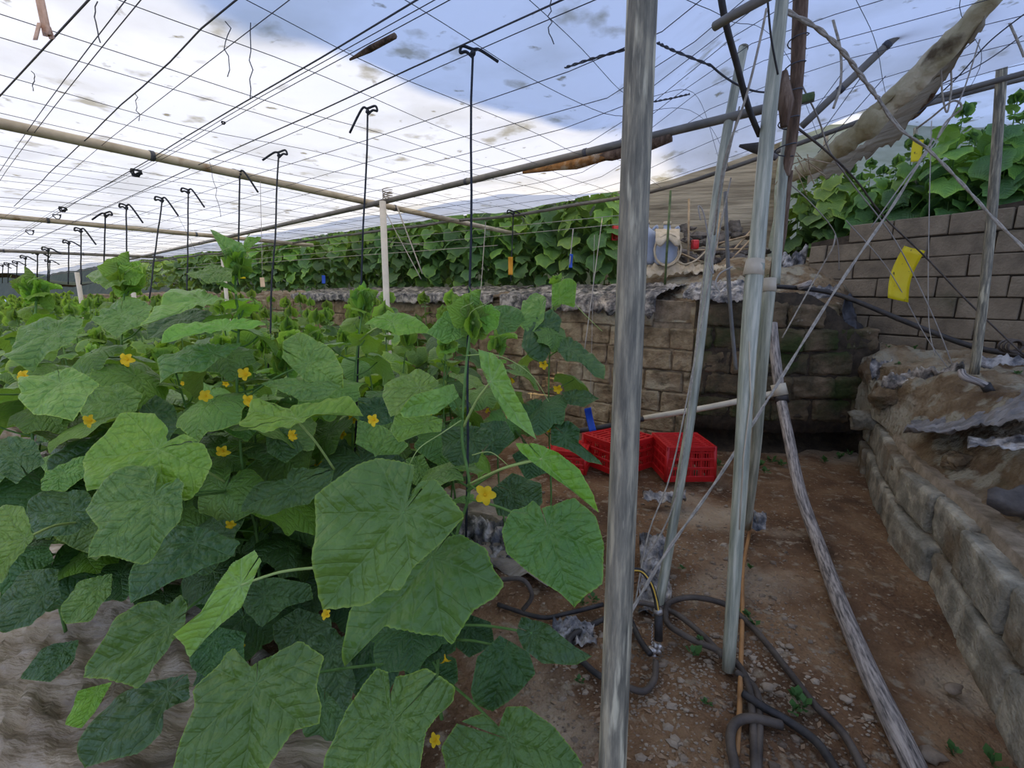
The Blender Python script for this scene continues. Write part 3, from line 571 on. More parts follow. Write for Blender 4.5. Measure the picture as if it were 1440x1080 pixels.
# ================================================================= CUCUMBER PLANTS
CTRL = [(0, 1.03), (8, .93), (20, .82), (36, .80), (46, .86), (53, .94), (60, .84), (74, .76), (92, .77), (104, .83), (111, .87), (119, .79), (134, .75), (150, .74), (162, .66), (170, .46), (176, .22), (180, .08)]
VEINS = [0, 50, -50, 110, -110, 150, -150]
def radius_fn(seed, ws=1.0, sharp=1.0):
    rnd = random.Random(seed); side = {}
    for s_ in (1, -1):
        side[s_] = [(a + rnd.uniform(-3, 3) * (0 < a < 165), r * (1 + rnd.uniform(-.09, .09)) if a < 165 else r) for a, r in CTRL]
        side[s_][0] = (0, 1.0)
    def f(th):
        s_ = 1 if th >= 0 else -1; a = min(180.0, abs(th)); c = side[s_]
        for i in range(len(c) - 1):
            if a <= c[i + 1][0]:
                t = (a - c[i][0]) / max(1e-6, c[i + 1][0] - c[i][0]); r = c[i][1] + (c[i + 1][1] - c[i][1]) * t; break
        else: r = c[-1][1]
        ser = ((a / 6.1) % 1.0) ** 2 * 0.030 if a < 164 else 0
        return r + ser - .01
    return f
def leaf_mesh(seed, rings=9, segs=76, ky=0.7, kx=0.3, fold=0.0, ruffle=0.04, twist=0.0, wx=1.0, m=None, mb=None, mtx=None, rf=None, rel=1.0):
    """cucumber leaf blade lying in XY, petiole point at the origin, tip towards +Y (unit length)"""
    rf = rf or radius_fn(seed, wx); rnd = random.Random(seed * 7 + 1); ph = [rnd.uniform(0, 6.28) for _ in range(5)]
    vs = []; uvs = []; vein = []; rim = []
    def vnear(th):
        d = min(abs(th - a) for a in VEINS); return d
    def pos(th, rho):
        R = rf(th); r = R * rho; x = math.sin(math.radians(th)) * r; y = math.cos(math.radians(th)) * r
        dv = vnear(th); bul = math.sin(min(1.0, dv / 24.0) * math.pi / 2) * .038 * rel * (r ** .6) * min(1, r * 4)
        sec = math.sin(r * 21 + dv * .16) * .0075 * rel * min(1, dv / 8.0) * min(1, r * 3)
        z = bul + sec + ruffle * (r ** 2.2) * (math.sin(math.radians(th) * 5 + ph[0]) * .8 + math.sin(math.radians(th) * 9 + ph[1]) * .45)
        z += .03 * rel * r * math.sin(x * 5 + ph[2]) * math.cos(y * 4 + ph[3])
        if rel > 1.2: z += (noise.noise(V((x * 4.5 + ph[0], y * 4.5, ph[4]))) * .030 + noise.noise(V((x * 11 + ph[1], y * 11, ph[4]))) * .012) * min(1, r * 3)
        z += fold * abs(x) + .06 * max(0, .25 - r) * -1
        X = x * wx
        if abs(kx) > 1e-3: X2 = math.sin(kx * X) / kx; z -= (1 - math.cos(kx * X)) / kx; X = X2
        a = ky * y
        if abs(ky) > 1e-3:
            cy = math.cos(a); sy = math.sin(a); Y = math.sin(a) / ky + z * sy; Z = -(1 - cy) / ky + z * cy
        else: Y, Z = y, z
        if twist:
            q = twist * y; X, Z = X * math.cos(q) - Z * math.sin(q), X * math.sin(q) + Z * math.cos(q)
        return (X, Y, Z), (x * .5 + .5, y * .5 + .5)
    p, u = pos(0, 0.0); vs.append(p); uvs.append(u); vein.append(1.0); rim.append(0.0)
    ths = [-178.5 + 357.0 * k / segs for k in range(segs + 1)]
    rhos = [((i + 1) / rings) ** .85 for i in range(rings)]
    if rings > 5: rhos.insert(-1, .965)
    for rho in rhos:
        for th in ths:
            p, u = pos(th, rho); vs.append(p); uvs.append(u)
            R = rf(th); dv = vnear(th); wdt = math.radians(dv) * R * rho
            vein.append(max(0.0, 1 - wdt / (.020 - .012 * rho)) * (1.0 if abs(th) < 165 else 0)); rim.append(.85 if rho >= .999 else 0.0)
    nn = segs + 1; fs = []
    for k in range(segs): fs.append((0, 1 + k + 1, 1 + k))
    for i in range(len(rhos) - 1):
        a = 1 + i * nn; b = a + nn
        for k in range(segs): fs.append((a + k, a + k + 1, b + k + 1, b + k))
    fs = [f[::-1] if i >= segs else f for i, f in enumerate(fs)]
    fs = [f[::-1] for f in fs[:segs]] + fs[segs:]
    # orient upwards
    if mb is not None:
        o = len(mb.v); mb.v += [tuple(mtx @ V(p)) for p in vs]; mb.f += [tuple(i + o for i in f[::-1]) for f in fs]
        mb.uv = getattr(mb, 'uv', []) + uvs; mb.vein = getattr(mb, 'vein', []) + vein; mb.rim = getattr(mb, 'rim', []) + rim
        return
    q = MB(); q.v = vs; q.f = [f[::-1] for f in fs]; q.uv = uvs; q.vein = vein; q.rim = rim
    return leaf_finish(q, 'leaf', m)
def leaf_finish(q, name, m):
    me = q.mesh(name, m)
    ul = me.uv_layers.new(name='leaf'); li = [0] * len(me.loops); me.loops.foreach_get('vertex_index', li)
    ul.data.foreach_set('uv', [c for i in li for c in q.uv[i]])
    a = me.attributes.new('vein', 'FLOAT', 'POINT'); a.data.foreach_set('value', q.vein)
    a = me.attributes.new('rim', 'FLOAT', 'POINT'); a.data.foreach_set('value', q.rim)
    return me
def frame(A, ydir, nrm, sy, sx=None):
    y = V(ydir).normalized(); n = V(nrm); n = (n - y * n.dot(y)); n = n.normalized() if n.length > 1e-5 else y.orthogonal().normalized(); x = y.cross(n)
    sx = sx or sy; mt = Matrix.Identity(4)
    for i in range(3): mt[i][0] = x[i] * sx; mt[i][1] = y[i] * sy; mt[i][2] = n[i] * sy; mt[i][3] = A[i]
    return mt
VAR = {}
for k in ('leaf', 'dark', 'young', 'pale'):
    VAR[k] = [leaf_mesh(100 + i * 13 + len(k), 7, 60, ky=[.5, .9, 1.2, .7, 1.0][i % 5], kx=[.2, .5, .3, -.3, .8][i % 5], ruffle=[.04, .06, .05, .07, .03][i % 5], twist=[0, .3, -.3, .2, 0][i % 5], m=M[k]) for i in range(5)]
def put_leaf(me, mt, parent, name='leaf', label=None):
    o = bpy.data.objects.new(name, me); sc.collection.objects.link(o); o.parent = parent
    o.matrix_parent_inverse = Matrix.Identity(4); o.matrix_local = Matrix.Translation(-parent.location) @ mt
    if label: o['label'] = label
    return o
def part_tube(pts, r, name, m, parent, seg=7, label=None):
    pts = [V(p) - parent.location for p in pts]
    o = MB().tube(pts, r, seg).build(name, M[m], parent)
    if label: o['label'] = label
    return o
# flowers
def flower_mesh(seed, half=False):
    rnd = random.Random(seed); mb = MB()
    for k in range(5):
        th = 2 * math.pi * k / 5 + rnd.uniform(-.12, .12); L_ = rnd.uniform(.85, 1.1); w_ = .38; op = .55 if half else .15
        def f(a, b, th=th, L_=L_):
            r = .12 + a * L_ * .9; x = (b - .5) * 2 * w_ * math.sin(math.pi * min(1, .12 + a * .80)) ** .8
            z = (op + .22) * r + .14 * math.sin(a * 3) - .28 * a * a + abs(x) * .35
            return V((math.cos(th) * r - math.sin(th) * x, math.sin(th) * r + math.cos(th) * x, z))
        mb.grid(f, 6, 4)
    mb.blob((0, 0, .14), .12, .1, 5, 6)
    mb.tube([(0, 0, -.55), (0, 0, -.2), (0, 0, .08)], [.10, .13, .17], 7)
    return mb.mesh('flower', M['petal'])
FL = [flower_mesh(1), flower_mesh(2, True), flower_mesh(3)]
def put_flower(p, size, nrm, parent, k=0):
    size *= 1.2
    n = V(nrm).normalized(); mt = frame(p, n.orthogonal(), n, size)
    return put_leaf(FL[k % 3], mt, parent, 'flower')
def tip_cluster(p, size, parent, seed, m='young', n=8, lean=(0, 0, 1), big=None):
    """growing tip: a tuft of small folded leaves"""
    rnd = random.Random(seed)
    for k in range(n):
        th = k * 2.4 + rnd.uniform(-.3, .3); el = rnd.uniform(.35, 1.25)
        d = V((math.cos(th) * math.cos(el), math.sin(th) * math.cos(el), math.sin(el)))
        d = (d + V(lean) * .25).normalized(); s_ = size * rnd.uniform(.55, 1.1)
        me = TIPS[(seed + k) % len(TIPS)]
        q = p + d * s_ * .12 - V((0, 0, .006 * k))
        put_leaf(me, frame(q, d, V((-math.cos(th), -math.sin(th), .9)), s_, s_ * .75), parent, 'leaf')
    mb = MB()
    for k in range(3): mb.blob(p - parent.location + V((rnd.uniform(-1, 1), rnd.uniform(-1, 1), rnd.uniform(0, 1.4))) * size * .12, size * .10, .3, 5, 6)
    for k in range(3):
        th = rnd.uniform(0, 6.28); q = p - parent.location; c = [q]
        for j in range(7): c.append(c[-1] + V((math.cos(th + j * .5), math.sin(th + j * .5), .55 + .2 * math.sin(j))) * size * .17)
        mb.tube(c, [size * .018, size * .008], 5)
    mb.build('bud', M['tendril'], parent)
TIPS = [leaf_mesh(500 + i, 5, 36, ky=[-.9, -.4, .9, -1.2][i], fold=[.8, 1.1, .6, .9][i], ruffle=.08, wx=.5, m=M['young']) for i in range(4)]

def perp_to_view(A, y, roll):
    """a blade normal facing the viewer, rolled about the blade's axis by roll degrees"""
    y = V(y).normalized(); v_ = (V((0, 0, CAMZ)) - A).normalized(); n = (v_ - y * v_.dot(y)).normalized()
    return Matrix.Rotation(math.radians(roll), 3, y) @ n
hero_seed = [900]
def hero(parent, A, T, m='leaf', roll=0, wx=1.0, ky=.4, kx=.2, fold=0.0, ruffle=.05, twist=0.0, stem=None, label=None, seed=None):
    """A, T: (px, py, distance) of the point where stalk meets blade, and of the tip"""
    hero_seed[0] += 1
    a = P(*A); t = P(*T); y = t - a; ln = y.length
    n = perp_to_view(a, y, roll)
    # start the bend so that the chord goes from a to t
    if abs(ky) > 1e-3:
        n0 = n; yy = y.normalized(); ang = ky / 2; q = Matrix.Rotation(ang, 3, yy.cross(n0)); y = q @ y; n = q @ n; ln = ln / (2 * math.sin(ky / 2) / ky)
    me = leaf_mesh(seed or hero_seed[0], 13, 110, ky=ky, kx=kx, fold=fold, ruffle=ruffle, twist=twist, m=M[m])
    put_leaf(me, frame(a, y, n, ln, ln * wx), parent, 'leaf', label)
    if stem is not None:
        s_ = P(*stem) if len(stem) == 3 else V(stem)
        mid = s_.lerp(a, .5) + V((0, 0, .04 * (a - s_).length / .15 * .5)); 
        pts = cat_rom([s_, mid, a - n * .004], 5); part_tube(pts, [.0042, .0034], 'petiole', 'tendril' if m in ('young', 'pale') else 'stem', parent)

def blade(parent, att, d, poly, m='leaf', n=(0, -.72, .70), ky=.25, kx=.2, ruffle=.045, stem=None, tipi=None, seed=None):
    """a leaf whose real outline is measured on the tilted plane it lies in; att: stalk point, d: its distance, n: the way the blade faces"""
    hero_seed[0] += 1; a = P(att[0], att[1], d); n = V(n).normalized(); cam0 = V((0, 0, CAMZ))
    pts = []
    for (px, py) in poly:
        r_ = ray(px, py); t = (a - cam0).dot(n) / r_.dot(n); t = max(d * .72, min(d * 1.35, t)); pts.append(cam0 + r_ * t - a)
    far_i = tipi if tipi is not None else max(range(len(pts)), key=lambda i: pts[i].length)
    y = (pts[far_i] - n * pts[far_i].dot(n)).normalized(); x = y.cross(n); L_ = pts[far_i].length
    q = [(p.dot(x) / L_, p.dot(y) / L_) for p in pts]; q = [(v_[0], v_[1]) for v_ in q]
    # soften the corners a little
    qq = []
    for i in range(len(q)):
        p0, p1, p2 = q[i - 1], q[i], q[(i + 1) % len(q)]
        for (u_, v_, w_) in ((.07, .93, 0), (.008, .984, .008), (0, .93, .07)): qq.append((p0[0] * u_ + p1[0] * v_ + p2[0] * w_, p0[1] * u_ + p1[1] * v_ + p2[1] * w_))
    q = qq
    def rf(th):
        dx, dy = math.sin(math.radians(th)), math.cos(math.radians(th)); best = 0
        for i in range(len(q)):
            (x0, y0), (x1, y1) = q[i], q[(i + 1) % len(q)]; ex, ey = x1 - x0, y1 - y0; den = dx * ey - dy * ex
            if abs(den) < 1e-9: continue
            t = (x0 * ey - y0 * ex) / den; u_ = (x0 * dy - y0 * dx) / den
            if t > 0 and -1e-6 <= u_ <= 1 + 1e-6: best = max(best, t)
        return max(.03, best) + .014 * (((th + 180) / 5.3) % 1.0) ** 2
    me = leaf_mesh(seed or hero_seed[0], 16, 132, ky=ky, kx=kx, ruffle=ruffle * 1.3, m=M[m], rf=rf, rel=2.3)
    put_leaf(me, frame(a, y, n, L_, L_), parent, 'leaf')
    if stem is not None:
        s_ = P(*stem); mid = s_.lerp(a, .5) + V((0, 0, .012)); part_tube(cat_rom([s_, mid, a - n * .003], 5), [.0042, .0034], 'petiole', 'tendril' if m in ('young', 'pale') else 'stem', parent)

def auto_plant(base, height, seed, label, group=None, leafsize=.145, m1='leaf', m2='dark', top='young', tip=True, lean=None, stem_pts=None, zlo=.12, dens=.085, flowers=2, seg=6, avoid=None, name='cucumber_plant', maxr=None):
    rnd = random.Random(seed); b = V((base[0], base[1], 0 if len(base) < 3 else base[2]))
    o = empty(name, b, label, 'plant', group)
    if stem_pts is None:
        ph = rnd.uniform(0, 6.28); lx, ly = rnd.uniform(-.05, .05), rnd.uniform(-.05, .05)
        stem_pts = [b + V((lx * t + .018 * math.sin(t * 7 + ph), ly * t + .018 * math.cos(t * 6 + ph), height * t)) for t in [i / 12 for i in range(13)]]
    part_tube(stem_pts, [.0065, .0035], 'stem', 'stem', o, seg)
    th = rnd.uniform(0, 6.28); L_ = [0]
    for i in range(1, len(stem_pts)): L_.append(L_[-1] + (V(stem_pts[i]) - V(stem_pts[i - 1])).length)
    d = zlo; k = 0
    while d < L_[-1] - .02:
        s_ = on(stem_pts, d / L_[-1]); t = d / L_[-1]; th += 2.4 + rnd.uniform(-.5, .5); k += 1; d += dens * rnd.uniform(.8, 1.2)
        size = leafsize * (0.62 + .5 * math.sin(math.pi * min(1, t * .9 + .12))) * rnd.uniform(.85, 1.15)
        if t > .82: size *= .62
        el = rnd.uniform(.15, .6) if t < .8 else rnd.uniform(.5, 1.0); pl = size * rnd.uniform(.7, 1.1) * (1 if t < .85 else .5)
        dr = V((math.cos(th), math.sin(th), 0)); a = s_ + dr * pl * math.cos(el) + V((0, 0, pl * math.sin(el)))
        if avoid and avoid(a, size): continue
        dz = rnd.uniform(-.95, -.15) if t < .85 else rnd.uniform(-.2, .8)
        y = (dr + V((rnd.uniform(-.4, .4), rnd.uniform(-.4, .4), dz))).normalized()
        nrm = V((rnd.uniform(-.3, .3), rnd.uniform(-.3, .3), 1)) + dr * .3
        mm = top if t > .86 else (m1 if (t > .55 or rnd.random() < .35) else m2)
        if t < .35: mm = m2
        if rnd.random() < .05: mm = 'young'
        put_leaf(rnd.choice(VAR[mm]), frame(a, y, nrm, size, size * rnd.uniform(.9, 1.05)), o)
        part_tube(cat_rom([s_, s_.lerp(a, .5) + V((0, 0, -.01)), a], 3), [.0038, .003], 'petiole', 'stem', o, 5)
    for q in range(flowers):
        t = rnd.uniform(.45, .85); s_ = on(stem_pts, t); th = -1.57 + rnd.uniform(-1.2, 1.2); p = s_ + V((math.cos(th) * .07, math.sin(th) * .07, rnd.uniform(-.02, .04)))
        put_flower(p, rnd.uniform(.014, .020), (math.cos(th), math.sin(th), .5), o, q)
        part_tube([s_, p], .0015, 'flower_stalk', 'stem', o, 4)
    if tip: tip_cluster(V(stem_pts[-1]), leafsize * .62, o, seed)
    return o

# ---- merged prototypes for plants standing farther off
def merged_plant(seed, height, leafsize, n, lod, mats=('leaf', 'dark', 'young'), dzr=(-1.1, -.15), z0=.10):
    rnd = random.Random(seed); mb = MB(); mi = []; cnt = 0
    for i in range(n):
        t = (i + .5) / n; z = z0 + (height - z0) * t; th = i * 2.4 + rnd.uniform(-.6, .6)
        size = leafsize * (0.62 + .5 * math.sin(math.pi * min(1, t * .9 + .12))) * rnd.uniform(.8, 1.2) * (.6 if t > .85 else 1)
        pl = size * rnd.uniform(.6, 1.2) * (.5 if t > .85 else 1); dr = V((math.cos(th), math.sin(th), 0)); a = dr * pl + V((0, 0, z + .04))
        dz = rnd.uniform(*dzr) if t < .82 else rnd.uniform(0, 1.0); y = (dr + V((rnd.uniform(-.4, .4), rnd.uniform(-.4, .4), dz))).normalized()
        f0 = len(mb.f)
        leaf_mesh(rnd.randint(0, 9999), lod[0], lod[1], ky=rnd.uniform(.4, 1.2), kx=rnd.uniform(-.3, .6), ruffle=.06, mb=mb, mtx=frame(a, y, V((rnd.uniform(-.3, .3), rnd.uniform(-.3, .3), 1)) + dr * .3, size))
        k = 2 if t > .95 else (0 if (rnd.random() < .25 + .6 * ss(.45, .75, t)) else 1); mi += [k] * (len(mb.f) - f0)
    for q in range(5):                                       # spiky growing tip
        th = q * 1.3; d = V((math.cos(th) * .35, math.sin(th) * .35, 1)).normalized(); f0 = len(mb.f)
        leaf_mesh(q + seed, 2, 14, ky=-.6, fold=.9, wx=.45, mb=mb, mtx=frame(V((0, 0, height)), d, V((-math.cos(th), -math.sin(th), .6)), leafsize * rnd.uniform(.45, .75)))
        mi += [2 if q % 2 else 0] * (len(mb.f) - f0)
    me = leaf_finish(mb, 'foliage', M[mats[0]]); me.materials.append(M[mats[1]]); me.materials.append(M[mats[2]])
    me.polygons.foreach_set('material_index', mi)
    st = MB().tube([(0, 0, 0), (.01, 0, height * .3), (-.01, .01, height * .7), (0, 0, height)], [.007, .004], 5).mesh('stem', M['stem'])
    return me, st, mb, mi
MIDP = [merged_plant(40 + i, 1.12, .135, 17, (4, 26)) for i in range(5)]
FARP = [merged_plant(60 + i, 1.14, .135, 14, (2, 12)) for i in range(4)]
TALL = [merged_plant(80 + i, 1.22, .135, 40, (3, 20), ('leaf', 'dark', 'dark'), dzr=(-1.7, -.4), z0=.02) for i in range(5)]
def copy_plant(src, loc, rz, s, label, group, name='cucumber_plant', sz=None):
    me, st = src[:2]; o = empty(name, loc, label, 'plant', group); o.rotation_euler.z = rz; o.scale = (s, s, sz or s)
    for nm, d in (('foliage', me), ('stem', st)):
        c = bpy.data.objects.new(nm, d); sc.collection.objects.link(c); c.parent = o
    return o

def proj(p):
    r_ = V(p) - V((0, 0, CAMZ)); d = r_.y * _c - r_.z * _s
    if d < .01: return (9999, 9999, d)
    return (720 + r_.x / d * F, 540 - (r_.z * _c + r_.y * _s) / d * F, d)
def stem_from(pts):
    q = [P(*p) for p in pts]; last = q[-1]; q.append(V((last.x, last.y, last.z * .5))); q.append(V((last.x + .01, last.y, 0.0)))
    return cat_rom(q[::-1], 4)
def avoid_near(a, s_):
    x, y, d = proj(a)
    if d < 1.42 or (d < 1.6 and y < 560): return True
    if 640 < x < 1100 and y > 560 and d < 2.2: return True
    if x > 640 and y > 640: return True
    if x < 150 and y > 800 and d < 2.0: return True
    return False
def hero_plant(pts, label, seed, tipsize=.085, **k):
    st = stem_from(pts)
    return auto_plant((st[0].x, st[0].y, 0), 1, seed, label, stem_pts=st, tip=tipsize > 0, avoid=avoid_near, seg=9, **k)

# A: the nearest plant, on the string right of centre
A = hero_plant([(664, 452, 1.44), (657, 500, 1.44), (652, 560, 1.44), (650, 620, 1.44), (660, 690, 1.45), (640, 760, 1.48), (622, 850, 1.5), (615, 950, 1.52)],
               'nearest cucumber plant with the biggest leaves, on the string beside the grey post', 5, leafsize=.15, flowers=0, zlo=.12, dens=.06)
blade(A, (567, 720), 1.12, [(530, 642), (585, 655), (573, 706), (590, 679), (612, 676), (633, 701), (652, 727), (621, 763), (580, 798), (564, 829), (542, 830), (516, 850), (448, 860), (445, 765), (441, 698), (498, 657)], 'leaf', (.1, -.86, .50), stem=(640, 800, 1.46))
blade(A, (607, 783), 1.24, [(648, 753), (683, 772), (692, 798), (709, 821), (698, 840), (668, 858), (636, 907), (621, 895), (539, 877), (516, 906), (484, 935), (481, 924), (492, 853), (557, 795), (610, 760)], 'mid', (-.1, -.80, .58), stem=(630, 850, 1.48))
blade(A, (771, 745), 1.25, [(750, 704), (762, 716), (809, 701), (838, 727), (850, 766), (847, 818), (821, 836), (808, 855), (791, 836), (768, 821), (739, 801), (712, 777), (706, 745), (721, 719)], 'leaf', (-.15, -.75, .65), stem=(655, 700, 1.46))
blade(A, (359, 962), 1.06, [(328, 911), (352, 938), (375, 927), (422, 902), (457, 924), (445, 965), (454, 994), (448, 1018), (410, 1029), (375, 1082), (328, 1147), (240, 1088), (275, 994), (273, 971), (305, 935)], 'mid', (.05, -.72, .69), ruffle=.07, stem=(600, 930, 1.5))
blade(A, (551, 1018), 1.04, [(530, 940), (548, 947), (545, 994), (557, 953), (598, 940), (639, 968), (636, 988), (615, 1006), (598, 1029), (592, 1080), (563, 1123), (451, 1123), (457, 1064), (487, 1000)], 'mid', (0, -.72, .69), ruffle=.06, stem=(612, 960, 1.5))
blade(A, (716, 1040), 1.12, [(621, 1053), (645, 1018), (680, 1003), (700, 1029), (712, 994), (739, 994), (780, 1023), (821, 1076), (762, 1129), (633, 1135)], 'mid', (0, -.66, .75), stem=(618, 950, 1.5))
blade(A, (712, 912), 1.36, [(662, 971), (671, 924), (703, 894), (744, 918), (753, 947), (727, 976), (692, 1003), (668, 988)], 'dark', (0, -.75, .66), stem=(622, 900, 1.5))
blade(A, (748, 890), 1.28, [(733, 868), (768, 877), (803, 906), (832, 921), (809, 935), (762, 932), (736, 912), (727, 889)], 'dark', (-.2, -.6, .78), stem=(625, 880, 1.5))
blade(A, (762, 645), 1.22, [(722, 622), (756, 625), (785, 637), (815, 660), (832, 695), (839, 730), (821, 707), (803, 689), (780, 672), (756, 655), (733, 637)], 'young', (-.5, -.7, .5), ruffle=.03, stem=(658, 682, 1.45))
blade(A, (690, 536), 1.30, [(673, 492), (693, 497), (710, 513), (720, 540), (737, 577), (750, 618), (727, 597), (713, 587), (700, 563), (690, 547), (677, 517)], 'pale', (-.4, -.85, .3), ruffle=.08, stem=(652, 600, 1.44))
blade(A, (590, 545), 1.42, [(540, 540), (592, 518), (617, 538), (600, 560), (580, 575), (550, 585), (538, 557)], 'pale', (.2, -.7, .7), ruffle=.08)
blade(A, (634, 555), 1.34, [(560, 577), (580, 557), (637, 540), (645, 557), (613, 583), (567, 586)], 'leaf', (.2, -.8, .4), ruffle=.05, stem=(650, 590, 1.44))
blade(A, (600, 592), 1.38, [(557, 580), (590, 578), (622, 590), (620, 607), (590, 610), (560, 622), (550, 603)], 'pale', (.1, -.9, .4), ruffle=.08)
blade(A, (660, 612), 1.56, [(620, 605), (650, 598), (690, 602), (695, 620), (680, 628), (672, 650), (640, 655), (622, 640)], 'dark', (0, -.8, .6))
blade(A, (718, 690), 1.66, [(690, 690), (720, 665), (760, 680), (765, 705), (740, 730), (700, 725)], 'dark', (0, -.8, .6))
blade(A, (640, 455), 1.5, [(600, 468), (625, 440), (655, 430), (662, 445), (655, 475), (625, 482)], 'leaf', (.2, -.8, .6))
blade(A, (670, 445), 1.44, [(660, 398), (668, 415), (680, 430), (680, 450), (668, 455)], 'young', (.3, -.8, .4))
blade(A, (682, 440), 1.43, [(672, 432), (690, 428), (704, 440), (698, 460), (685, 470), (675, 455)], 'young', (-.2, -.8, .5), ruffle=.1)
blade(A, (700, 450), 1.6, [(690, 430), (720, 428), (740, 445), (725, 465), (700, 470)], 'leaf', (-.1, -.7, .7))
blade(A, (465, 912), 1.44, [(434, 900), (469, 883), (489, 906), (500, 960), (486, 1006), (457, 971), (445, 953)], 'dark', (0, -.8, .6))
blade(A, (528, 640), 1.6, [(505, 590), (540, 600), (575, 625), (560, 640), (520, 635), (500, 625)], 'leaf', (.1, -.8, .6))
blade(A, (590, 905), 1.42, [(550, 905), (590, 880), (640, 890), (640, 915), (600, 935), (560, 930)], 'dark', (0, -.8, .6))
blade(A, (585, 655), 1.62, [(570, 645), (595, 640), (605, 660), (600, 690), (580, 680)], 'leaf', (0, -.8, .6))
blade(A, (520, 905), 1.5, [(470, 900), (520, 880), (570, 900), (560, 950), (520, 1010), (490, 960)], 'dark', (0, -.8, .6))
blade(A, (455, 990), 1.5, [(420, 960), (470, 950), (500, 990), (480, 1060), (440, 1080), (425, 1020)], 'dark', (0, -.8, .6))
blade(A, (600, 940), 1.55, [(565, 935), (600, 915), (640, 925), (645, 960), (610, 985), (575, 965)], 'dark', (.1, -.8, .6))
blade(A, (660, 880), 1.6, [(630, 880), (655, 862), (690, 875), (695, 905), (660, 925), (635, 905)], 'dark', (0, -.8, .6))
blade(A, (420, 880), 1.58, [(380, 880), (420, 855), (465, 870), (470, 910), (430, 940), (395, 920)], 'dark', (0, -.8, .6))
blade(A, (300, 900), 1.5, [(260, 900), (300, 880), (345, 890), (340, 935), (300, 960), (270, 940)], 'dark', (0, -.8, .6))
blade(A, (690, 620), 1.75, [(675, 595), (710, 590), (725, 615), (700, 640), (680, 640)], 'dark', (0, -.8, .6))
blade(A, (560, 660), 1.75, [(520, 655), (560, 640), (590, 660), (570, 690), (530, 690)], 'dark', (0, -.8, .6))
put_flower(P(682, 696, 1.36), .026, (P(682, 696, 1.36) * -1 + V((0, 0, 1.5))), A, 0)
part_tube([P(659, 680, 1.44), P(672, 690, 1.38), P(682, 697, 1.37)], .0028, 'flower_stalk', 'stem', A)
put_flower(P(527, 591, 1.40), .016, (-.2, -1, .3), A, 1)
put_flower(P(626, 925, 1.35), .014, (.2, -.6, -.6), A, 1)
put_flower(P(614, 1040, 1.2), .014, (-.3, -.6, .6), A, 1)
put_flower(P(461, 864, 1.3), .013, (-.3, -.6, .6), A, 1)
for tp in ([(650, 590, 1.44), (620, 610, 1.36), (590, 630, 1.30), (575, 655, 1.28)], [(655, 500, 1.44), (700, 500, 1.40), (745, 525, 1.38), (772, 565, 1.38)], [(664, 640, 1.44), (690, 636, 1.40), (715, 655, 1.38)]):
    part_tube(cat_rom([P(*q) for q in tp], 6), [.0022, .001], 'tendril', 'tendril', A, 5)
part_tube(cat_rom([P(658, 690, 1.45), P(700, 662, 1.36), P(752, 646, 1.27)], 6), [.0055, .004], 'petiole', 'stem', A)

# B: tall plant on the left with the highest tip
B = hero_plant([(332, 372, 1.72), (331, 410, 1.72), (336, 450, 1.72), (333, 520, 1.72), (336, 600, 1.72), (345, 690, 1.74), (362, 760, 1.76), (366, 900, 1.8)],
               'tall cucumber plant left of centre whose spiky tip stands highest against the roof', 8, leafsize=.15, flowers=0, zlo=.12, dens=.055)
blade(B, (328, 362), 1.70, [(292, 317), (320, 336), (340, 341), (347, 356), (327, 377), (312, 352)], 'leaf', (.2, -.8, .5), stem=(332, 378, 1.72))
blade(B, (341, 352), 1.72, [(344, 320), (350, 335), (368, 333), (352, 352), (340, 358)], 'young', (-.2, -.8, .5), ruffle=.09)
blade(B, (220, 631), 1.32, [(172, 581), (220, 583), (235, 601), (235, 621), (260, 611), (287, 626), (297, 651), (280, 681), (260, 701), (215, 696), (165, 681), (125, 691), (120, 661), (110, 646), (145, 611)], 'young', (0, -.75, .62), stem=(336, 690, 1.72))
blade(B, (215, 701), 1.22, [(185, 652), (215, 655), (223, 668), (212, 694), (250, 672), (259, 681), (255, 731), (230, 766), (192, 793), (150, 779), (122, 782), (140, 741), (115, 715), (145, 681)], 'leaf', (0, -.72, .68), ruffle=.07, stem=(340, 692, 1.74))
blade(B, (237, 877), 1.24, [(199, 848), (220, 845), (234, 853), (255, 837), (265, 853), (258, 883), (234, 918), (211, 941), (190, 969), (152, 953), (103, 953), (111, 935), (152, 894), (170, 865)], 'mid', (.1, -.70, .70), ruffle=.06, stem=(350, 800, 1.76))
blade(B, (338, 823), 1.22, [(358, 774), (368, 789), (352, 822), (340, 853), (311, 877), (281, 906), (261, 940), (252, 935), (249, 906), (243, 889), (281, 865), (305, 824), (328, 792)], 'pale', (.3, -.85, .35), ruffle=.07, stem=(448, 798, 1.32))
blade(B, (275, 763), 1.42, [(229, 736), (293, 745), (340, 765), (317, 789), (258, 812), (176, 845), (182, 812), (199, 771)], 'dark', (0, -.6, .8), stem=(350, 760, 1.76))
blade(B, (372, 838), 1.48, [(340, 818), (387, 812), (434, 821), (437, 842), (404, 853), (368, 882), (340, 853)], 'dark', (0, -.8, .6))
blade(B, (410, 684), 1.55, [(334, 716), (363, 678), (404, 675), (410, 657), (469, 660), (463, 683), (437, 707), (375, 724)], 'dark', (0, -.6, .8), stem=(345, 700, 1.74))
blade(B, (234, 971), 1.36, [(170, 971), (264, 947), (267, 982), (234, 1000), (229, 1029), (193, 1059), (105, 1080), (105, 1053), (141, 1000)], 'dark', (0, -.6, .8))
blade(B, (135, 974), 1.30, [(91, 1018), (111, 971), (158, 959), (135, 1000), (111, 1026)], 'young', (.3, -.7, .6))
blade(B, (415, 588), 1.40, [(360, 561), (400, 573), (450, 566), (490, 560), (510, 571), (490, 581), (450, 583), (410, 601), (370, 606), (337, 598), (350, 576)], 'young', (0, -.45, .89), ruffle=.05, stem=(470, 660, 1.6))
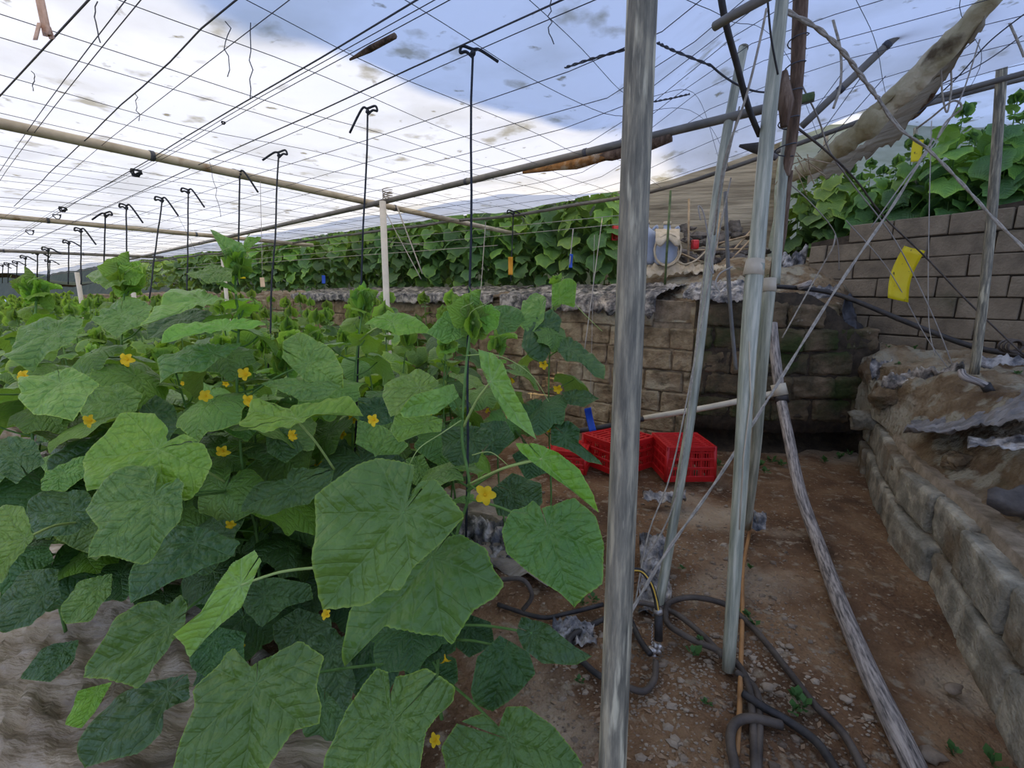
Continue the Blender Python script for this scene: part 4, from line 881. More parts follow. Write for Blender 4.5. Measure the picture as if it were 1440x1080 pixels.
blade(B, (285, 420), 1.6, [(197, 461), (220, 431), (250, 408), (280, 406), (325, 428), (280, 431), (235, 441)], 'leaf', (0, -.4, .9), ruffle=.05)
blade(B, (300, 495), 1.5, [(215, 531), (220, 501), (260, 488), (340, 483), (320, 501), (280, 521), (245, 526)], 'leaf', (0, -.55, .8), stem=(334, 510, 1.72))
blade(B, (315, 459), 1.48, [(222, 475), (260, 456), (300, 448), (375, 453), (330, 466), (270, 473)], 'young', (0, -.4, .9), ruffle=.03)
blade(B, (431, 511), 1.6, [(400, 481), (415, 466), (435, 473), (467, 491), (482, 521), (480, 541), (430, 536), (395, 501)], 'leaf', (0, -.75, .6), stem=(345, 560, 1.72))
blade(B, (425, 541), 1.56, [(365, 536), (400, 531), (480, 541), (460, 556), (430, 565), (395, 551)], 'leaf', (0, -.5, .85))
blade(B, (305, 380), 1.66, [(262, 385), (300, 372), (328, 378), (325, 392), (290, 396)], 'leaf', (0, -.5, .85))
blade(B, (390, 610), 1.62, [(375, 600), (410, 605), (425, 630), (400, 650), (375, 635)], 'dark', (0, -.8, .6))
for px, py in [(346, 527), (351, 563), (290, 557), (413, 612), (314, 634), (324, 737), (340, 905)]:
    put_flower(P(px, py, 1.55), .019 if py < 700 else .014, (random.uniform(-.6, .6), -1, random.uniform(-.2, .5)), B, px % 3)
part_tube(cat_rom([P(335, 690, 1.72), P(290, 695, 1.5), P(240, 700, 1.26)], 5), [.0048, .0034], 'petiole', 'stem', B)

CC = hero_plant([(512, 425, 2.0), (505, 470, 1.98), (498, 540, 1.95), (496, 600, 1.94), (494, 680, 1.94), (480, 760, 1.96), (470, 860, 2.0)],
                'cucumber plant on the second string from the big grey post', 12, leafsize=.155, dens=.06)
blade(CC, (552, 452), 1.8, [(512, 456), (545, 437), (575, 443), (607, 463), (565, 470)], 'young', (0, -.5, .85), stem=(504, 480, 1.97))
blade(CC, (530, 575), 1.7, [(505, 560), (540, 558), (575, 575), (570, 590), (530, 600), (505, 590)], 'dark', (0, -.7, .7))
E1 = hero_plant([(178, 392, 1.95), (172, 440, 1.92), (172, 520, 1.9), (180, 620, 1.9), (190, 760, 1.9)],
                'cucumber plant at the left with a wide spiky tip and one orange-yellow flower below', 17, leafsize=.155, dens=.06, flowers=0)
blade(E1, (165, 392), 1.92, [(112, 378), (150, 376), (172, 384), (178, 398), (150, 408), (130, 396)], 'leaf', (0, -.5, .85))
blade(E1, (182, 388), 1.92, [(166, 365), (176, 358), (184, 372), (196, 366), (202, 385), (192, 402), (174, 400)], 'young', (0, -.85, .5), ruffle=.1)
blade(E1, (165, 563), 1.62, [(107, 566), (130, 543), (175, 540), (202, 556), (190, 576), (155, 586), (122, 593)], 'leaf', (0, -.7, .7), stem=(176, 600, 1.9))
blade(E1, (212, 580), 1.7, [(195, 576), (220, 556), (245, 571), (250, 601), (235, 622), (205, 600)], 'dark', (0, -.8, .6))
blade(E1, (170, 440), 1.8, [(130, 452), (150, 425), (195, 418), (215, 432), (205, 455), (160, 470)], 'leaf', (0, -.45, .85))
blade(E1, (255, 445), 1.7, [(200, 472), (215, 445), (250, 428), (300, 440), (290, 462), (240, 478)], 'dark', (0, -.5, .85))
blade(E1, (160, 620), 1.75, [(60, 655), (90, 620), (150, 605), (185, 625), (160, 650), (110, 668)], 'dark', (0, -.5, .85))
put_flower(P(180, 506, 1.6), .021, (.1, -1, .2), E1, 0)
F1 = hero_plant([(52, 410, 1.85), (48, 470, 1.82), (45, 560, 1.8), (50, 700, 1.8)],
                'cucumber plant cut by the left edge, with broad leaves hanging over the pale ground film', 23, leafsize=.155, dens=.06, flowers=0)
blade(F1, (78, 466), 1.6, [(7, 501), (30, 456), (65, 448), (120, 446), (107, 476), (60, 505), (30, 513)], 'leaf', (0, -.55, .8), stem=(48, 520, 1.8))
blade(F1, (85, 538), 1.4, [(30, 531), (100, 517), (135, 536), (120, 566), (95, 586), (45, 581), (27, 561)], 'leaf', (0, -.6, .8))
blade(F1, (34, 758), 1.15, [(-30, 740), (0, 710), (35, 713), (47, 757), (23, 789), (0, 821), (-35, 800)], 'pale', (.1, -.8, .5), stem=(110, 735, 1.5))
blade(F1, (138, 824), 1.42, [(85, 853), (111, 818), (158, 807), (155, 836), (126, 874), (83, 877)], 'leaf', (0, -.7, .7))
blade(F1, (88, 912), 1.5, [(26, 953), (59, 909), (111, 900), (100, 935), (70, 959)], 'dark', (0, -.6, .8))
blade(F1, (85, 665), 1.45, [(55, 688), (65, 665), (100, 645), (130, 640), (120, 668), (90, 690)], 'leaf', (0, -.6, .8))
blade(F1, (100, 720), 1.5, [(30, 720), (60, 690), (120, 690), (140, 715), (110, 750), (50, 760)], 'dark', (0, -.7, .7))
blade(F1, (20, 640), 1.5, [(-30, 640), (0, 610), (50, 620), (60, 650), (20, 680)], 'dark', (0, -.7, .7))
blade(F1, (60, 835), 1.5, [(-10, 850), (30, 800), (80, 800), (85, 840), (40, 880), (0, 890)], 'dark', (0, -.7, .7))
for px, py in [(35, 529), (130, 592)]: put_flower(P(px, py, 1.5), .018, (0, -1, .3), F1, px % 3)
GG = hero_plant([(783, 400, 2.7), (776, 450, 2.65), (772, 520, 2.62), (772, 600, 2.62), (775, 690, 2.62)],
                'slim cucumber plant in front of the brown wall, just left of the big grey post', 31, leafsize=.15, dens=.16, flowers=0)
blade(GG, (787, 420), 2.6, [(776, 400), (800, 392), (811, 395), (808, 432), (790, 428), (776, 432)], 'young', (-.2, -.9, .4), stem=(780, 412, 2.68))
blade(GG, (762, 432), 2.6, [(730, 455), (735, 425), (755, 408), (768, 420), (765, 450), (745, 468)], 'leaf', (0, -.7, .7))
blade(GG, (765, 455), 2.55, [(733, 487), (740, 455), (775, 435), (790, 450), (785, 470), (775, 490), (765, 508), (745, 500)], 'dark', (0, -.8, .6), stem=(774, 465, 2.64))
blade(GG, (800, 490), 2.5, [(784, 472), (805, 478), (830, 495), (850, 512), (850, 530), (835, 528), (815, 510), (795, 508), (785, 495)], 'dark', (0, -.7, .7), stem=(774, 500, 2.62))
blade(GG, (805, 558), 2.5, [(790, 552), (810, 548), (845, 555), (835, 565), (820, 572), (798, 568)], 'dark', (0, -.6, .8))
blade(GG, (755, 580), 2.5, [(730, 570), (755, 560), (785, 575), (780, 600), (745, 598)], 'dark', (0, -.7, .7))
blade(GG, (795, 612), 2.45, [(775, 600), (800, 592), (815, 605), (812, 630), (840, 640), (848, 652), (825, 650), (800, 632), (775, 625)], 'dark', (0, -.8, .6), stem=(774, 610, 2.62))
blade(GG, (745, 645), 2.45, [(720, 640), (745, 625), (775, 635), (770, 665), (740, 675)], 'dark', (0, -.8, .6))
blade(GG, (722, 450), 2.6, [(705, 445), (720, 432), (740, 440), (738, 458), (715, 462)], 'leaf', (0, -.7, .7))
for px, py in [(784, 546), (764, 512), (770, 600)]: put_flower(P(px, py, 2.5), .022, (0, -1, -.2), GG, 1)
part_tube(cat_rom([P(776, 405, 2.66), P(800, 420, 2.6), P(825, 445, 2.55), P(847, 466, 2.5)], 6), [.003, .0015], 'tendril', 'tendril', GG, 5)

# rows behind: copies with their own parts near, whole-foliage copies further away, the farthest as one mass
rnd = random.Random(77)
ORD = ['first', 'second', 'third', 'fourth', 'fifth', 'sixth', 'seventh', 'eighth', 'ninth', 'tenth', 'eleventh', 'twelfth', 'thirteenth', 'fourteenth', 'fifteenth', 'sixteenth', 'seventeenth', 'eighteenth', 'nineteenth', 'twentieth']
ORD += ['twenty-' + w_ for w_ in ORD[:9]] + ['thirtieth'] + ['thirty-' + w_ for w_ in ORD[:9]] + ['fortieth'] + ['forty-' + w_ for w_ in ORD[:9]] + ['fiftieth'] + ['fifty-' + w_ for w_ in ORD[:9]]
spots = []
for (u, t0, st_, hh) in [(-.62, .75, .36, .92), (-.28, .7, .40, .95), (.28, .45, .5, .95), (0.0, .75, .44, 1.0), (.62, .35, .46, 1.0), (1.12, .55, .5, 1.02), (1.62, .9, .5, 1.05), (2.15, 1.6, .55, 1.08)]:
    t = t0
    while t < 26:
        spots.append((u + rnd.uniform(-.1, .1), t, hh)); t += st_ * rnd.uniform(.8, 1.2) * (1 if t < 12 else 1.5)
near, jobs = [], []
for (u, t, hh) in spots:
    p = UV(u, t); x, y, d = proj(V((p.x, p.y, 1.0)))
    if d < 1.55 or (d < 1.95 and x > 560) or x < -120 or x > 800 or d > 24: continue
    if u > 1.0 and x > 640: continue
    if d < 2.9: near.append((x, d, p, hh))
    else: jobs.append((d, MIDP if d < 9 else FARP, (p.x, p.y, 0), rnd.uniform(.97, 1.16) * hh, 'leafy cucumber plant in the rows in the middle distance' if d < 9 else 'small looking cucumber plant far down the greenhouse rows', 'cucumber plants in the middle distance' if d < 9 else 'cucumber plants far down the rows'))
near.sort(key=lambda q: q[0])
mids = sorted([i for i, q in enumerate(jobs) if q[0] < 4.6], key=lambda i: proj(V((jobs[i][2][0], jobs[i][2][1], 1.2)))[0])[:len(ORD)]
for k, i in enumerate(mids): jobs[i] = jobs[i][:4] + ('cucumber plant in the nearer middle rows, ' + ORD[k] + ' from the left by its spiky tip',) + jobs[i][5:]
for k, (x, d, p, hh) in enumerate(near):
    auto_plant((p.x, p.y, 0), rnd.uniform(1.08, 1.30) * hh, 200 + k, 'cucumber plant just behind the front plants, ' + ORD[min(k, len(ORD) - 1)] + ' of them from the left edge', 'cucumber plants behind the front row', leafsize=.15, dens=.072, flowers=2, seg=5, avoid=avoid_near)
t = -.55; kf = 0
while t < 22:
    for du_, nrow in ((.95, 0), (1.5, 1)):
        base = WB + W * (t + rnd.uniform(-.1, .1) + .2 * nrow) + U * (du_ + rnd.uniform(-.08, .08))
        x, y, d = proj(base + V((0, 0, 1.7)))
        if x > 862 or d > 22 or d < 3: continue
        lb = 'tall dark cucumber plant on the terrace above the brown wall'
        if nrow == 0 and d < 11: lb = 'tall terrace plant above the brown wall, ' + ORD[kf] + ' to the left of the big grey post'; kf += 1
        jobs.append((d / 1.25, TALL if d < 14 else FARP, (base.x, base.y, 1.33 + .2 * ss(.2, 1.5, du_)), rnd.uniform(.95, 1.12), lb, 'cucumber plants on the upper terrace'))
    t += .40 * (1 if t < 6 else 1.5)
for k in range(26):                                          # vines above the cement block wall at the right
    a = (k + .5) / 26; row = k % 3
    p = (ua + V((-.15, .25, 0))).lerp(ue, a * .85) + V((.35, .45, 0)) * (1.15 + row * .7)
    zt = UA.z + (UB.z - UA.z) * a * .85 * LU / LABU - .42
    jobs.append((1 + k * .01, TALL, (p.x, p.y, zt), rnd.uniform(.88, 1.08), 'leafy vine behind the cement block wall, ' + ORD[k // 3] + ' from the left in the ' + ('front', 'middle', 'back')[row] + ' row', 'vines behind the cement block wall'))
jobs.sort(key=lambda q: q[0]); nind = 298 - len(near) - 6
stuff = MB(); stuff.uv = []; stuff.vein = []; stuff.rim = []; smi = []
for k, (d, src, loc, sc_, lb, gr) in enumerate(jobs):
    if k < nind: copy_plant(src[k % len(src)], loc, rnd.uniform(0, 6.28), sc_, lb, gr)
    else:
        mb, mi = src[k % len(src)][2:4]; q = rnd.uniform(0, 6.28); c_, s_ = math.cos(q) * sc_, math.sin(q) * sc_; o_ = len(stuff.v)
        stuff.v += [(v_[0] * c_ - v_[1] * s_ + loc[0], v_[0] * s_ + v_[1] * c_ + loc[1], v_[2] * sc_ + loc[2]) for v_ in mb.v]
        stuff.f += [tuple(i + o_ for i in f) for f in mb.f]; stuff.uv += mb.uv; stuff.vein += mb.vein; stuff.rim += mb.rim; smi += mi
if stuff.v:
    me = leaf_finish(stuff, 'distant_plants', M['leaf']); me.materials.append(M['dark']); me.materials.append(M['young']); me.polygons.foreach_set('material_index', smi)
    so = bpy.data.objects.new('distant_cucumber_plants', me); sc.collection.objects.link(so); tag(so, 'mass of tiny cucumber plants at the far end of the greenhouse rows', 'plants', kind='stuff')
bt = MB(); bt.grid(lambda a, b: V(((ua.lerp(ue, a) + V((.06, .10, 0)) + V((1.3, 1.8, 0)) * b).x, (ua.lerp(ue, a) + V((.06, .10, 0)) + V((1.3, 1.8, 0)) * b).y, 1.35 + .1 * b + a * .2)), 20, 10)
struct(bt.build('floor_upper_bank', M['bank']))

# hanging strings of the rows
def string(top, bot, label, r=.0035, m='twine', hook=True, loop=1, grp=None):
    a = C(*top); b = P(*bot) if len(bot) == 3 else None
    pts = [a.lerp(b, i / 10) + V((nz((i * .4, top[0], 0)) * .008, 0, 0)) for i in range(11)]
    o = empty('hanging_string', a, label, 'string', grp)
    MB().tube([p - a for p in pts], r, 5).build('string', M[m], o)
    if hook:
        s_ = r * 6; mb = MB(); s1 = 1 if loop > 0 else -1
        mb.tube(cat_rom([V((0, 0, -s_ * .5)), V((s1 * -.9 * s_, 0, s_ * .2)), V((s1 * -1.7 * s_, 0, s_ * .1)), V((s1 * -1.4 * s_, 0, s_ * .9)), V((0, 0, s_ * .5)), V((s1 * 1.0 * s_, 0, s_ * .4)), V((s1 * 3.4 * s_, 0, -s_ * (1.0 if loop in (1, -1) else 3.5)))], 5), r * 1.25, 5)
        mb.blob((0, 0, 0), r * 2.4, .2, 5, 6); mb.build('knot', M[m], o)
    return o
string((665, 75), (655, 760, 1.47), 'black hanging string with a big knot in the blue part of the roof', .0042)
string((517, 157), (497, 700, 2.0), 'black hanging string with a knot, second from the big grey post', .0042, loop=-2)
string((392, 218), (377, 520, 2.5), 'black hanging string, third from the big grey post', .0048, loop=-1)
string((337, 245), (335, 400, 3.0), 'black hanging string beside the spiky plant tip that stands highest', .0055, loop=2)
string((265, 270), (263, 420, 3.5), 'black hanging string just left of the highest plant tip', .0055, loop=2)
string((228, 282), (210, 420, 3.8), 'black slanting string hanging with a loop on top, right of the wide spiky tip', .006, loop=2)
string((178, 292), (178, 400, 4.2), 'black hanging string with a long slanting tail, above the wide spiky tip', .0065, loop=2)
string((148, 303), (146, 400, 4.8), 'thin black hanging string left of the wide spiky plant tip', .007, loop=-1)
string((114, 325), (114, 400, 5.7), 'black hanging string close under the third roof pipe', .008, loop=2)
string((97, 342), (96, 400, 7.4), 'short black hanging string far to the left', .009, loop=1)
string((722, 300), (718, 395, 4.6), 'dark string holding the orange strip over the terrace edge', .006, loop=1)
for i, (px, py, d) in enumerate([(68, 352, 9), (53, 357, 10), (36, 363, 12), (24, 370, 14), (12, 372, 14), (4, 374, 14), (70, 368, 13)]):
    string((px, py), (px - 1, 398, d), 'tiny dark hanging string far away at the left edge', .011, loop=1, grp='far hanging strings')
def line(a, b, r, m, label, cat='string', name='string', sag=0, n=8, wob=0):
    return tag(MB().tube(droop(P(*a), P(*b), sag, n, wob), r, 5).build(name, M[m]), label, cat)
line((683, 312, 4.6), (675, 425, 4.2), .004, 'wire_pale', 'pale string hanging before the terrace plants, left of the orange strip')
line((847, 306, 4.2), (822, 492, 3.7), .004, 'wire_pale', 'pale slanting string hanging just left of the big grey post')
line((806, 322, 4.8), (801, 372, 4.8), .006, 'wire_pale', 'pale string from which the blue strip hangs')
line((558, 290, 4.2), (594, 385, 4.1), .006, 'wire_pale', 'pale doubled cord slanting down right from the white post joint')
line((542, 298, 4.2), (592, 392, 4.05), .004, 'wire_pale', 'thin pale cord slanting down from the white post')
line((545, 340, 4.6), (600, 345, 4.6), .003, 'wire_pale', 'pale level wire in front of the terrace plants')
for i, (x0, y0, x1, y1) in enumerate([(300, 360, 900, 300), (280, 372, 905, 312), (250, 378, 700, 345)]):
    line((x0, y0, 7), (x1, y1, 4.3), .003, 'wire_pale', 'thin pale wire stretched before the terrace plants', n=6)['group'] = 'pale wires before the terrace'
# white posts in the field
def wpost(px, py0, d, r, label):
    a = P(px, py0, d); return tag(MB().tube([a, V((a.x - .02, a.y, .3)), V((a.x - .02, a.y, -.03))], r, 10).build('white_post', M['white_post']), label, 'post')
wpost(538, 283, 3.78, .027, 'white post holding the joint of the roof pipes')
wpost(313, 362, 5.6, .022, 'white post standing among the plants left of the yellow tag')
wpost(185, 393, 4.6, .020, 'short white post by the wide spiky plant tip')
wpost(108, 383, 7.2, .030, 'grey-white post far at the left, before the plant tips')
mb = MB(); q = jn
for k in range(3):
    pts = [q + V((math.cos(i * .8 + k) * .04, math.sin(i * .8 + k) * .04, -.02 + .006 * i - .01 * k)) for i in range(16)]
    mb.tube(pts, .004, 4)
tag(mb.build('lashing', M['rope']), 'cord lashing wound round the joint on top of the white post', 'cord')
# tags and sticky traps
def card(px, py, d, w_, h_, m, label, name, cat, lean=0.0, curl=.3, yaw=0.0, th=.0012):
    c = P(px, py, d); mb = MB()
    R_ = Matrix.Rotation(yaw, 3, 'Z') @ Matrix.Rotation(lean, 3, 'Y')
    mb.grid(lambda a, b: c + R_ @ V(((a - .5) * w_, math.sin(b * 3.2) * curl * h_ * .12 + .03 * w_ * math.sin(a * 5), -(b - .0) * h_ + .5 * h_)), 6, 10)
    return tag(mb.build(name, M[m], solid=th), label, cat)
T_ = card(1274, 386, 3.1, .165, .345, 'yellow', 'big yellow sticky insect trap hanging before the cement block wall', 'sticky_trap', 'insect trap', .20, .8, .15)
card(1290, 212, 3.9, .09, .17, 'yellow', 'small yellow sticky trap hanging in front of the upper vines', 'sticky_trap', 'insect trap', -.05, .4)
card(718, 374, 4.5, .045, .17, 'orange', 'narrow orange sticky strip hanging over the terrace edge', 'sticky_trap', 'insect trap', 0, .6)
card(341, 384, 3.0, .035, .07, 'yellow', 'small yellow tag beside the highest plant tip', 'sticky_trap', 'insect trap', 0, .3)
card(369, 397, 3.0, .030, .06, 'peach', 'small peach coloured tag beside the small yellow tag', 'plant_tag', 'tag', 0, .3)
card(803, 367, 4.8, .035, .14, 'blue', 'blue strip hanging before the terrace plants', 'blue_strip', 'strip', .05, .8)
card(455, 393, 4.6, .035, .08, 'blue', 'tiny blue tag above the middle of the bed', 'blue_strip', 'strip', .05, .3)
card(830, 590, 3.0, .045, .16, 'blue', 'bright blue strip hanging over the red crates', 'blue_strip', 'strip', -.25, 1.2)

line((830, 566, 3.0), (836, 330, 3.1), .0016, 'wire_pale', 'fine thread from which the bright blue strip over the crates hangs')
line((369, 389, 3.0), (366, 255, 2.95), .0016, 'wire_pale', 'fine thread from which the small peach tag hangs')
# ================================================================= GROUND COVER, RIGHT SIDE
def film(name, fn, nu, nv, m, label, cat='plastic film', amp=.03, sc_=6, th=.002, kind=None):
    sd_ = random.random() * 60; mb = MB()
    def g(a, b):
        p = fn(a, b); q_ = (p.x, p.y, p.z); k = amp * (nz(q_, sc_, sd_) + .9 * (.4 - abs(nz(q_, sc_ * 1.9, sd_ + 3)) * 2) + .5 * (.4 - abs(nz(q_, sc_ * 4.5, sd_ + 5)) * 2))
        return p + V((nz((p.x, p.y, p.z), sc_, sd_ + 9) * amp * .6, nz((p.x, p.y, p.z), sc_, sd_ + 19) * amp * .6, k))
    mb.grid(g, nu, nv)
    return tag(mb.build(name, M[m], solid=th), label, cat)
film('ground_film', lambda a, b: V((UV(-1.7 + 1.05 * b, -1.2 + 14 * a).x, UV(-1.7 + 1.05 * b, -1.2 + 14 * a).y, .045 + .02 * math.sin(b * 9 + a * 30))), 170, 40, 'film_pale', 'wrinkled pale grey ground film at the lower left under the leaves', amp=.04, sc_=4)
film('ground_film', lambda a, b: V((UV(.35 + .55 * b, -.1 + 8 * a).x, UV(.35 + .55 * b, -.1 + 8 * a).y, .05)), 120, 24, 'film_pale', 'pale ground film between the plant rows in the middle of the bed', amp=.05, sc_=5)
def onwall(px, py, d): return P(px, py, d)
def edge_film(d0, d1, label, m='film', drop=.25, uw=.8):
    def f(a, b):
        base = WB + W * (d0 + (d1 - d0) * a)
        if b < .3: q = base - U * .03; return V((q.x, q.y, 1.40 - drop * (1 - b / .3) * (.6 + .5 * abs(nz((a * 14, 0, 0))))))
        q = base + U * ((b - .3) / .7 * uw - .03); return V((q.x, q.y, 1.40 + .16 * (b - .3)))
    return film('terrace_film', f, 120, 24, m, label, amp=.030, sc_=5)
edge_film(.35, 2.2, 'crumpled silver-black film over the terrace edge left of the big grey post')
edge_film(2.3, 7.0, 'long silver film lying along the terrace edge behind the plants', drop=.15)
edge_film(-.38, .12, 'black crumpled film scrap on top of the brown wall right of the big grey post', drop=.06, uw=.22)
film('bank_film', lambda a, b: P(1272 + 190 * a + 8 * b, 604 - 8 * a + 8 * math.sin(a * 5) - (14 + 34 * a) * b, 2.62 - .62 * a + .42 * b) , 50, 24, 'cloth', 'crumpled grey sheet lying on the right bank under the pipe elbow', amp=.03, sc_=6)
film('bank_film', lambda a, b: P(1360 + 100 * a, 630 - 16 * b, 2.12 - .1 * a + .1 * b), 26, 8, 'film', 'thin silver-grey film strip at the edge of the right bank', amp=.02, sc_=8)
film('bank_film', lambda a, b: P(1240 + 120 * a, 530 - 10 * a + 20 * b - 8 * a, 3.5 - .5 * a), 40, 10, 'film', 'silver film strip along the foot of the cement block wall', amp=.05, sc_=8)
film('bank_film', lambda a, b: P(1225 + 28 * a, 505 + 30 * b, 3.75), 14, 14, 'film', 'small shiny film bundle at the corner of the bank', amp=.05, sc_=9)
film('bank_film', lambda a, b: P(1372 + 80 * a, 500 + 14 * b, 3.0 - .1 * a), 30, 8, 'film', 'silver film scrap behind the thin right post', amp=.03, sc_=8)
film('bank_film', lambda a, b: P(1130 + 46 * a, 408 + 22 * b - 6 * a, 4.2), 20, 10, 'film', 'grey film draped over the water pipe at the top of the corner wall', amp=.05, sc_=7)
film('bank_film', lambda a, b: P(1092 + 34 * a + 10 * (1 - b), 352 + 44 * b, 4.7), 16, 16, 'film', 'folded grey film standing behind the wrapped posts', amp=.09, sc_=6)
film('hanging_scrap', lambda a, b: P(1186 + (12 + 20 * b) * a, 418 + 64 * b, 3.95), 10, 20, 'film_black', 'black plastic scrap hanging over the corner of the wall', amp=.04, sc_=8)
film('ground_scrap', lambda a, b: P(780 + 60 * a, 870 + 40 * b, 1.95 - .06 * b), 30, 20, 'film', 'crumpled silver film scrap on the soil left of the big grey post', amp=.035, sc_=12)
film('ground_scrap', lambda a, b: P(900 + 45 * a, 750 + 110 * b, 2.55 - .45 * b), 24, 34, 'film', 'long crumpled dark film on the soil between the thin posts', amp=.035, sc_=10)
film('ground_scrap', lambda a, b: P(905 + 60 * a, 690 + 14 * b, 3.2 - .1 * b), 24, 8, 'film', 'flat film scrap in front of the red crates', amp=.03, sc_=10)
film('ground_scrap', lambda a, b: P(1058 + 20 * a, 718 + 26 * b, 2.75 - .1 * b), 12, 12, 'film', 'small grey film scrap beside the foot of the shorter wrapped post', amp=.03, sc_=10)
film('ground_scrap', lambda a, b: P(640 + 90 * a, 730 + 60 * b, 2.7 - .3 * b), 40, 20, 'film', 'crumpled silver film on the ground under the right plants', amp=.04, sc_=9)

# backdrop of the right opening: old side plastic and cream plastic
def bp(px, d, z): 
    r = ray(px, 414); p = V((0, 0, CAMZ)) + r * d; return V((p.x, p.y, z))
film('side_sheet', lambda a, b: V((bp(840 + 300 * a, 7.2 - .6 * a, 0).x, bp(840 + 300 * a, 7.2 - .6 * a, 0).y, 1.6 + 1.9 * b)), 60, 40, 'side', 'streaked grey plastic sheet closing the terrace behind the jugs', amp=.06, sc_=2.5)
film('side_sheet', lambda a, b: V((bp(1075 + 500 * a, 6.6, 0).x, bp(1075 + 500 * a, 6.6, 0).y, 1.4 + 2.6 * b)), 60, 40, 'cream', 'cream plastic sheet behind the vines at the right', amp=.05, sc_=2.5)
# rubble and sticks
def rubble_at(n, px0, px1, py0, py1, d0, d1, r0, r1, m, name, label, cat, grp):
    rnd2 = random.Random(n * 7 + px0)
    for i in range(n):
        px = rnd2.uniform(px0, px1); py = rnd2.uniform(py0, py1); p = P(px, py, d0 + (d1 - d0) * (1 - (py - py0) / (py1 - py0 + 1e-6)))
        r = rnd2.uniform(r0, r1); mb = MB().blob((0, 0, 0), (r, r * rnd2.uniform(.6, 1), r * rnd2.uniform(.4, .8)), .35, 6, 9, rnd2.random() * 50)
        o = mb.build(name, M[m], smooth=rnd2.random() < .5); o.location = p; tag(o, label, cat, grp)
rubble_at(44, 950, 1075, 318, 366, 5.2, 6.4, .05, .12, 'stone_dark', 'rubble_stone', 'dark rubble stone in the heap behind the jugs', 'stone', 'rubble stones on the terrace')
for i, (a, b) in enumerate([((1015, 370, 5.2), (1062, 318, 5.5)), ((1022, 372, 5.1), (1070, 322, 5.4)), ((1000, 345, 5.3), (1058, 330, 5.4)), ((970, 352, 5.2), (1052, 350, 5.3)), ((1008, 352, 5.2), (1012, 300, 5.6)), ((930, 345, 5.3), (985, 368, 5.0))]):
    line(a, b, .012, 'stick', ['pale stick leaning on the rubble, left of a pair', 'pale stick leaning on the rubble, right of a pair', 'thin stick lying level on the rubble', 'long thin stick across the rubble heap', 'upright thin stake at the rubble heap', 'pale stick lying beside the jugs'][i], 'stick', 'stick', n=3)
def jug(px, py, d, s_, label):
    base = P(px, py, d); o = empty('jug', base, label, 'jug')
    mb = MB(); prof = [(0, .0), (.10, .0), (.115, .03), (.115, .26), (.10, .31), (.05, .345), (.035, .36), (.035, .40), (0, .40)]
    vs = []; n = 16
    for (r, z) in prof:
        for k in range(n): vs.append((math.cos(k * 2 * math.pi / n) * r * s_, math.sin(k * 2 * math.pi / n) * r * s_ * .9, z * s_))
    mb.add(vs, [(i * n + k, i * n + (k + 1) % n, (i + 1) * n + (k + 1) % n, (i + 1) * n + k) for i in range(len(prof) - 1) for k in range(n)]); mb.build('body', M['jug'], o)
    mb = MB(); mb.tube(cat_rom([V((.07, 0, .33)) * s_, V((.11, 0, .37)) * s_, V((.12, 0, .32)) * s_, V((.10, 0, .27)) * s_], 4), .013 * s_, 6); mb.build('handle', M['jug'], o)
    mb = MB(); mb.tube([(0, 0, .39 * s_), (0, 0, .42 * s_)], .042 * s_, 10); mb.build('cap', M['rag'], o)
    return o
jug(935, 372, 5.0, 1.05, 'frosted plastic jug draped with a rag and a rope on the terrace')
jug(905, 372, 5.1, 1.1, 'frosted plastic jug half hidden behind the big grey post')
mb = MB(); c_ = P(938, 352, 4.85)
for k in range(2): mb.tube([c_ + V((math.cos(i * .42 + k) * (.13 + .01 * k), -.02 * k, math.sin(i * .42 + k) * (.15 + .012 * k))) for i in range(17)], .010, 6)
mb.tube(cat_rom([c_ + V((.1, 0, -.1)), c_ + V((.2, .05, -.14)), c_ + V((.34, .1, -.1)), c_ + V((.45, .1, .0))], 4), .010, 6)
tag(mb.build('rope_coil', M['rag']), 'cream rope coil hung round the jug on the terrace', 'rope')
mb = MB(); mb.grid(lambda a, b: P(922 + 34 * a, 322 + 20 * b + 5 * math.sin(a * 9) * b, 4.9 - .12 * math.sin(b * 2)), 14, 8)
tag(mb.build('rag', M['rag'], solid=.006), 'cream rag lying over the top of the jug', 'rag')
mb = MB(); c_ = P(865, 328, 5.3); mb.hexa(c_, (.04, 0, 0), (0, .04, 0), (0, 0, .08), .01); tag(mb.build('red_package', M['red']), 'small red package left of the big post among terrace plants', 'package')
mb = MB(); c_ = P(977, 344, 5.1); mb.hexa(c_, (.04, 0, 0), (0, .03, 0), (0, 0, .05), .01); tag(mb.build('red_package', M['red']), 'small red box on the rubble by the sticks', 'package')
film('terrace_litter', lambda a, b: P(900 + 130 * a, 372 + 12 * b, 5.0 - .1 * b), 50, 8, 'rag', 'strip of pale litter along the crest of the terrace soil', amp=.05, sc_=9)
tag(MB().tube([P(943, 268, 4.3), P(935, 400, 4.3)], .011, 7).build('stake', M['stem_old']), 'thin dark stake standing on the terrace right of the big post', 'stake')
tag(MB().tube([P(969, 280, 5.2), P(968, 370, 5.1)], .012, 7).build('stake', M['stick']), 'thin pale stake standing behind the dark one on the terrace', 'stake')

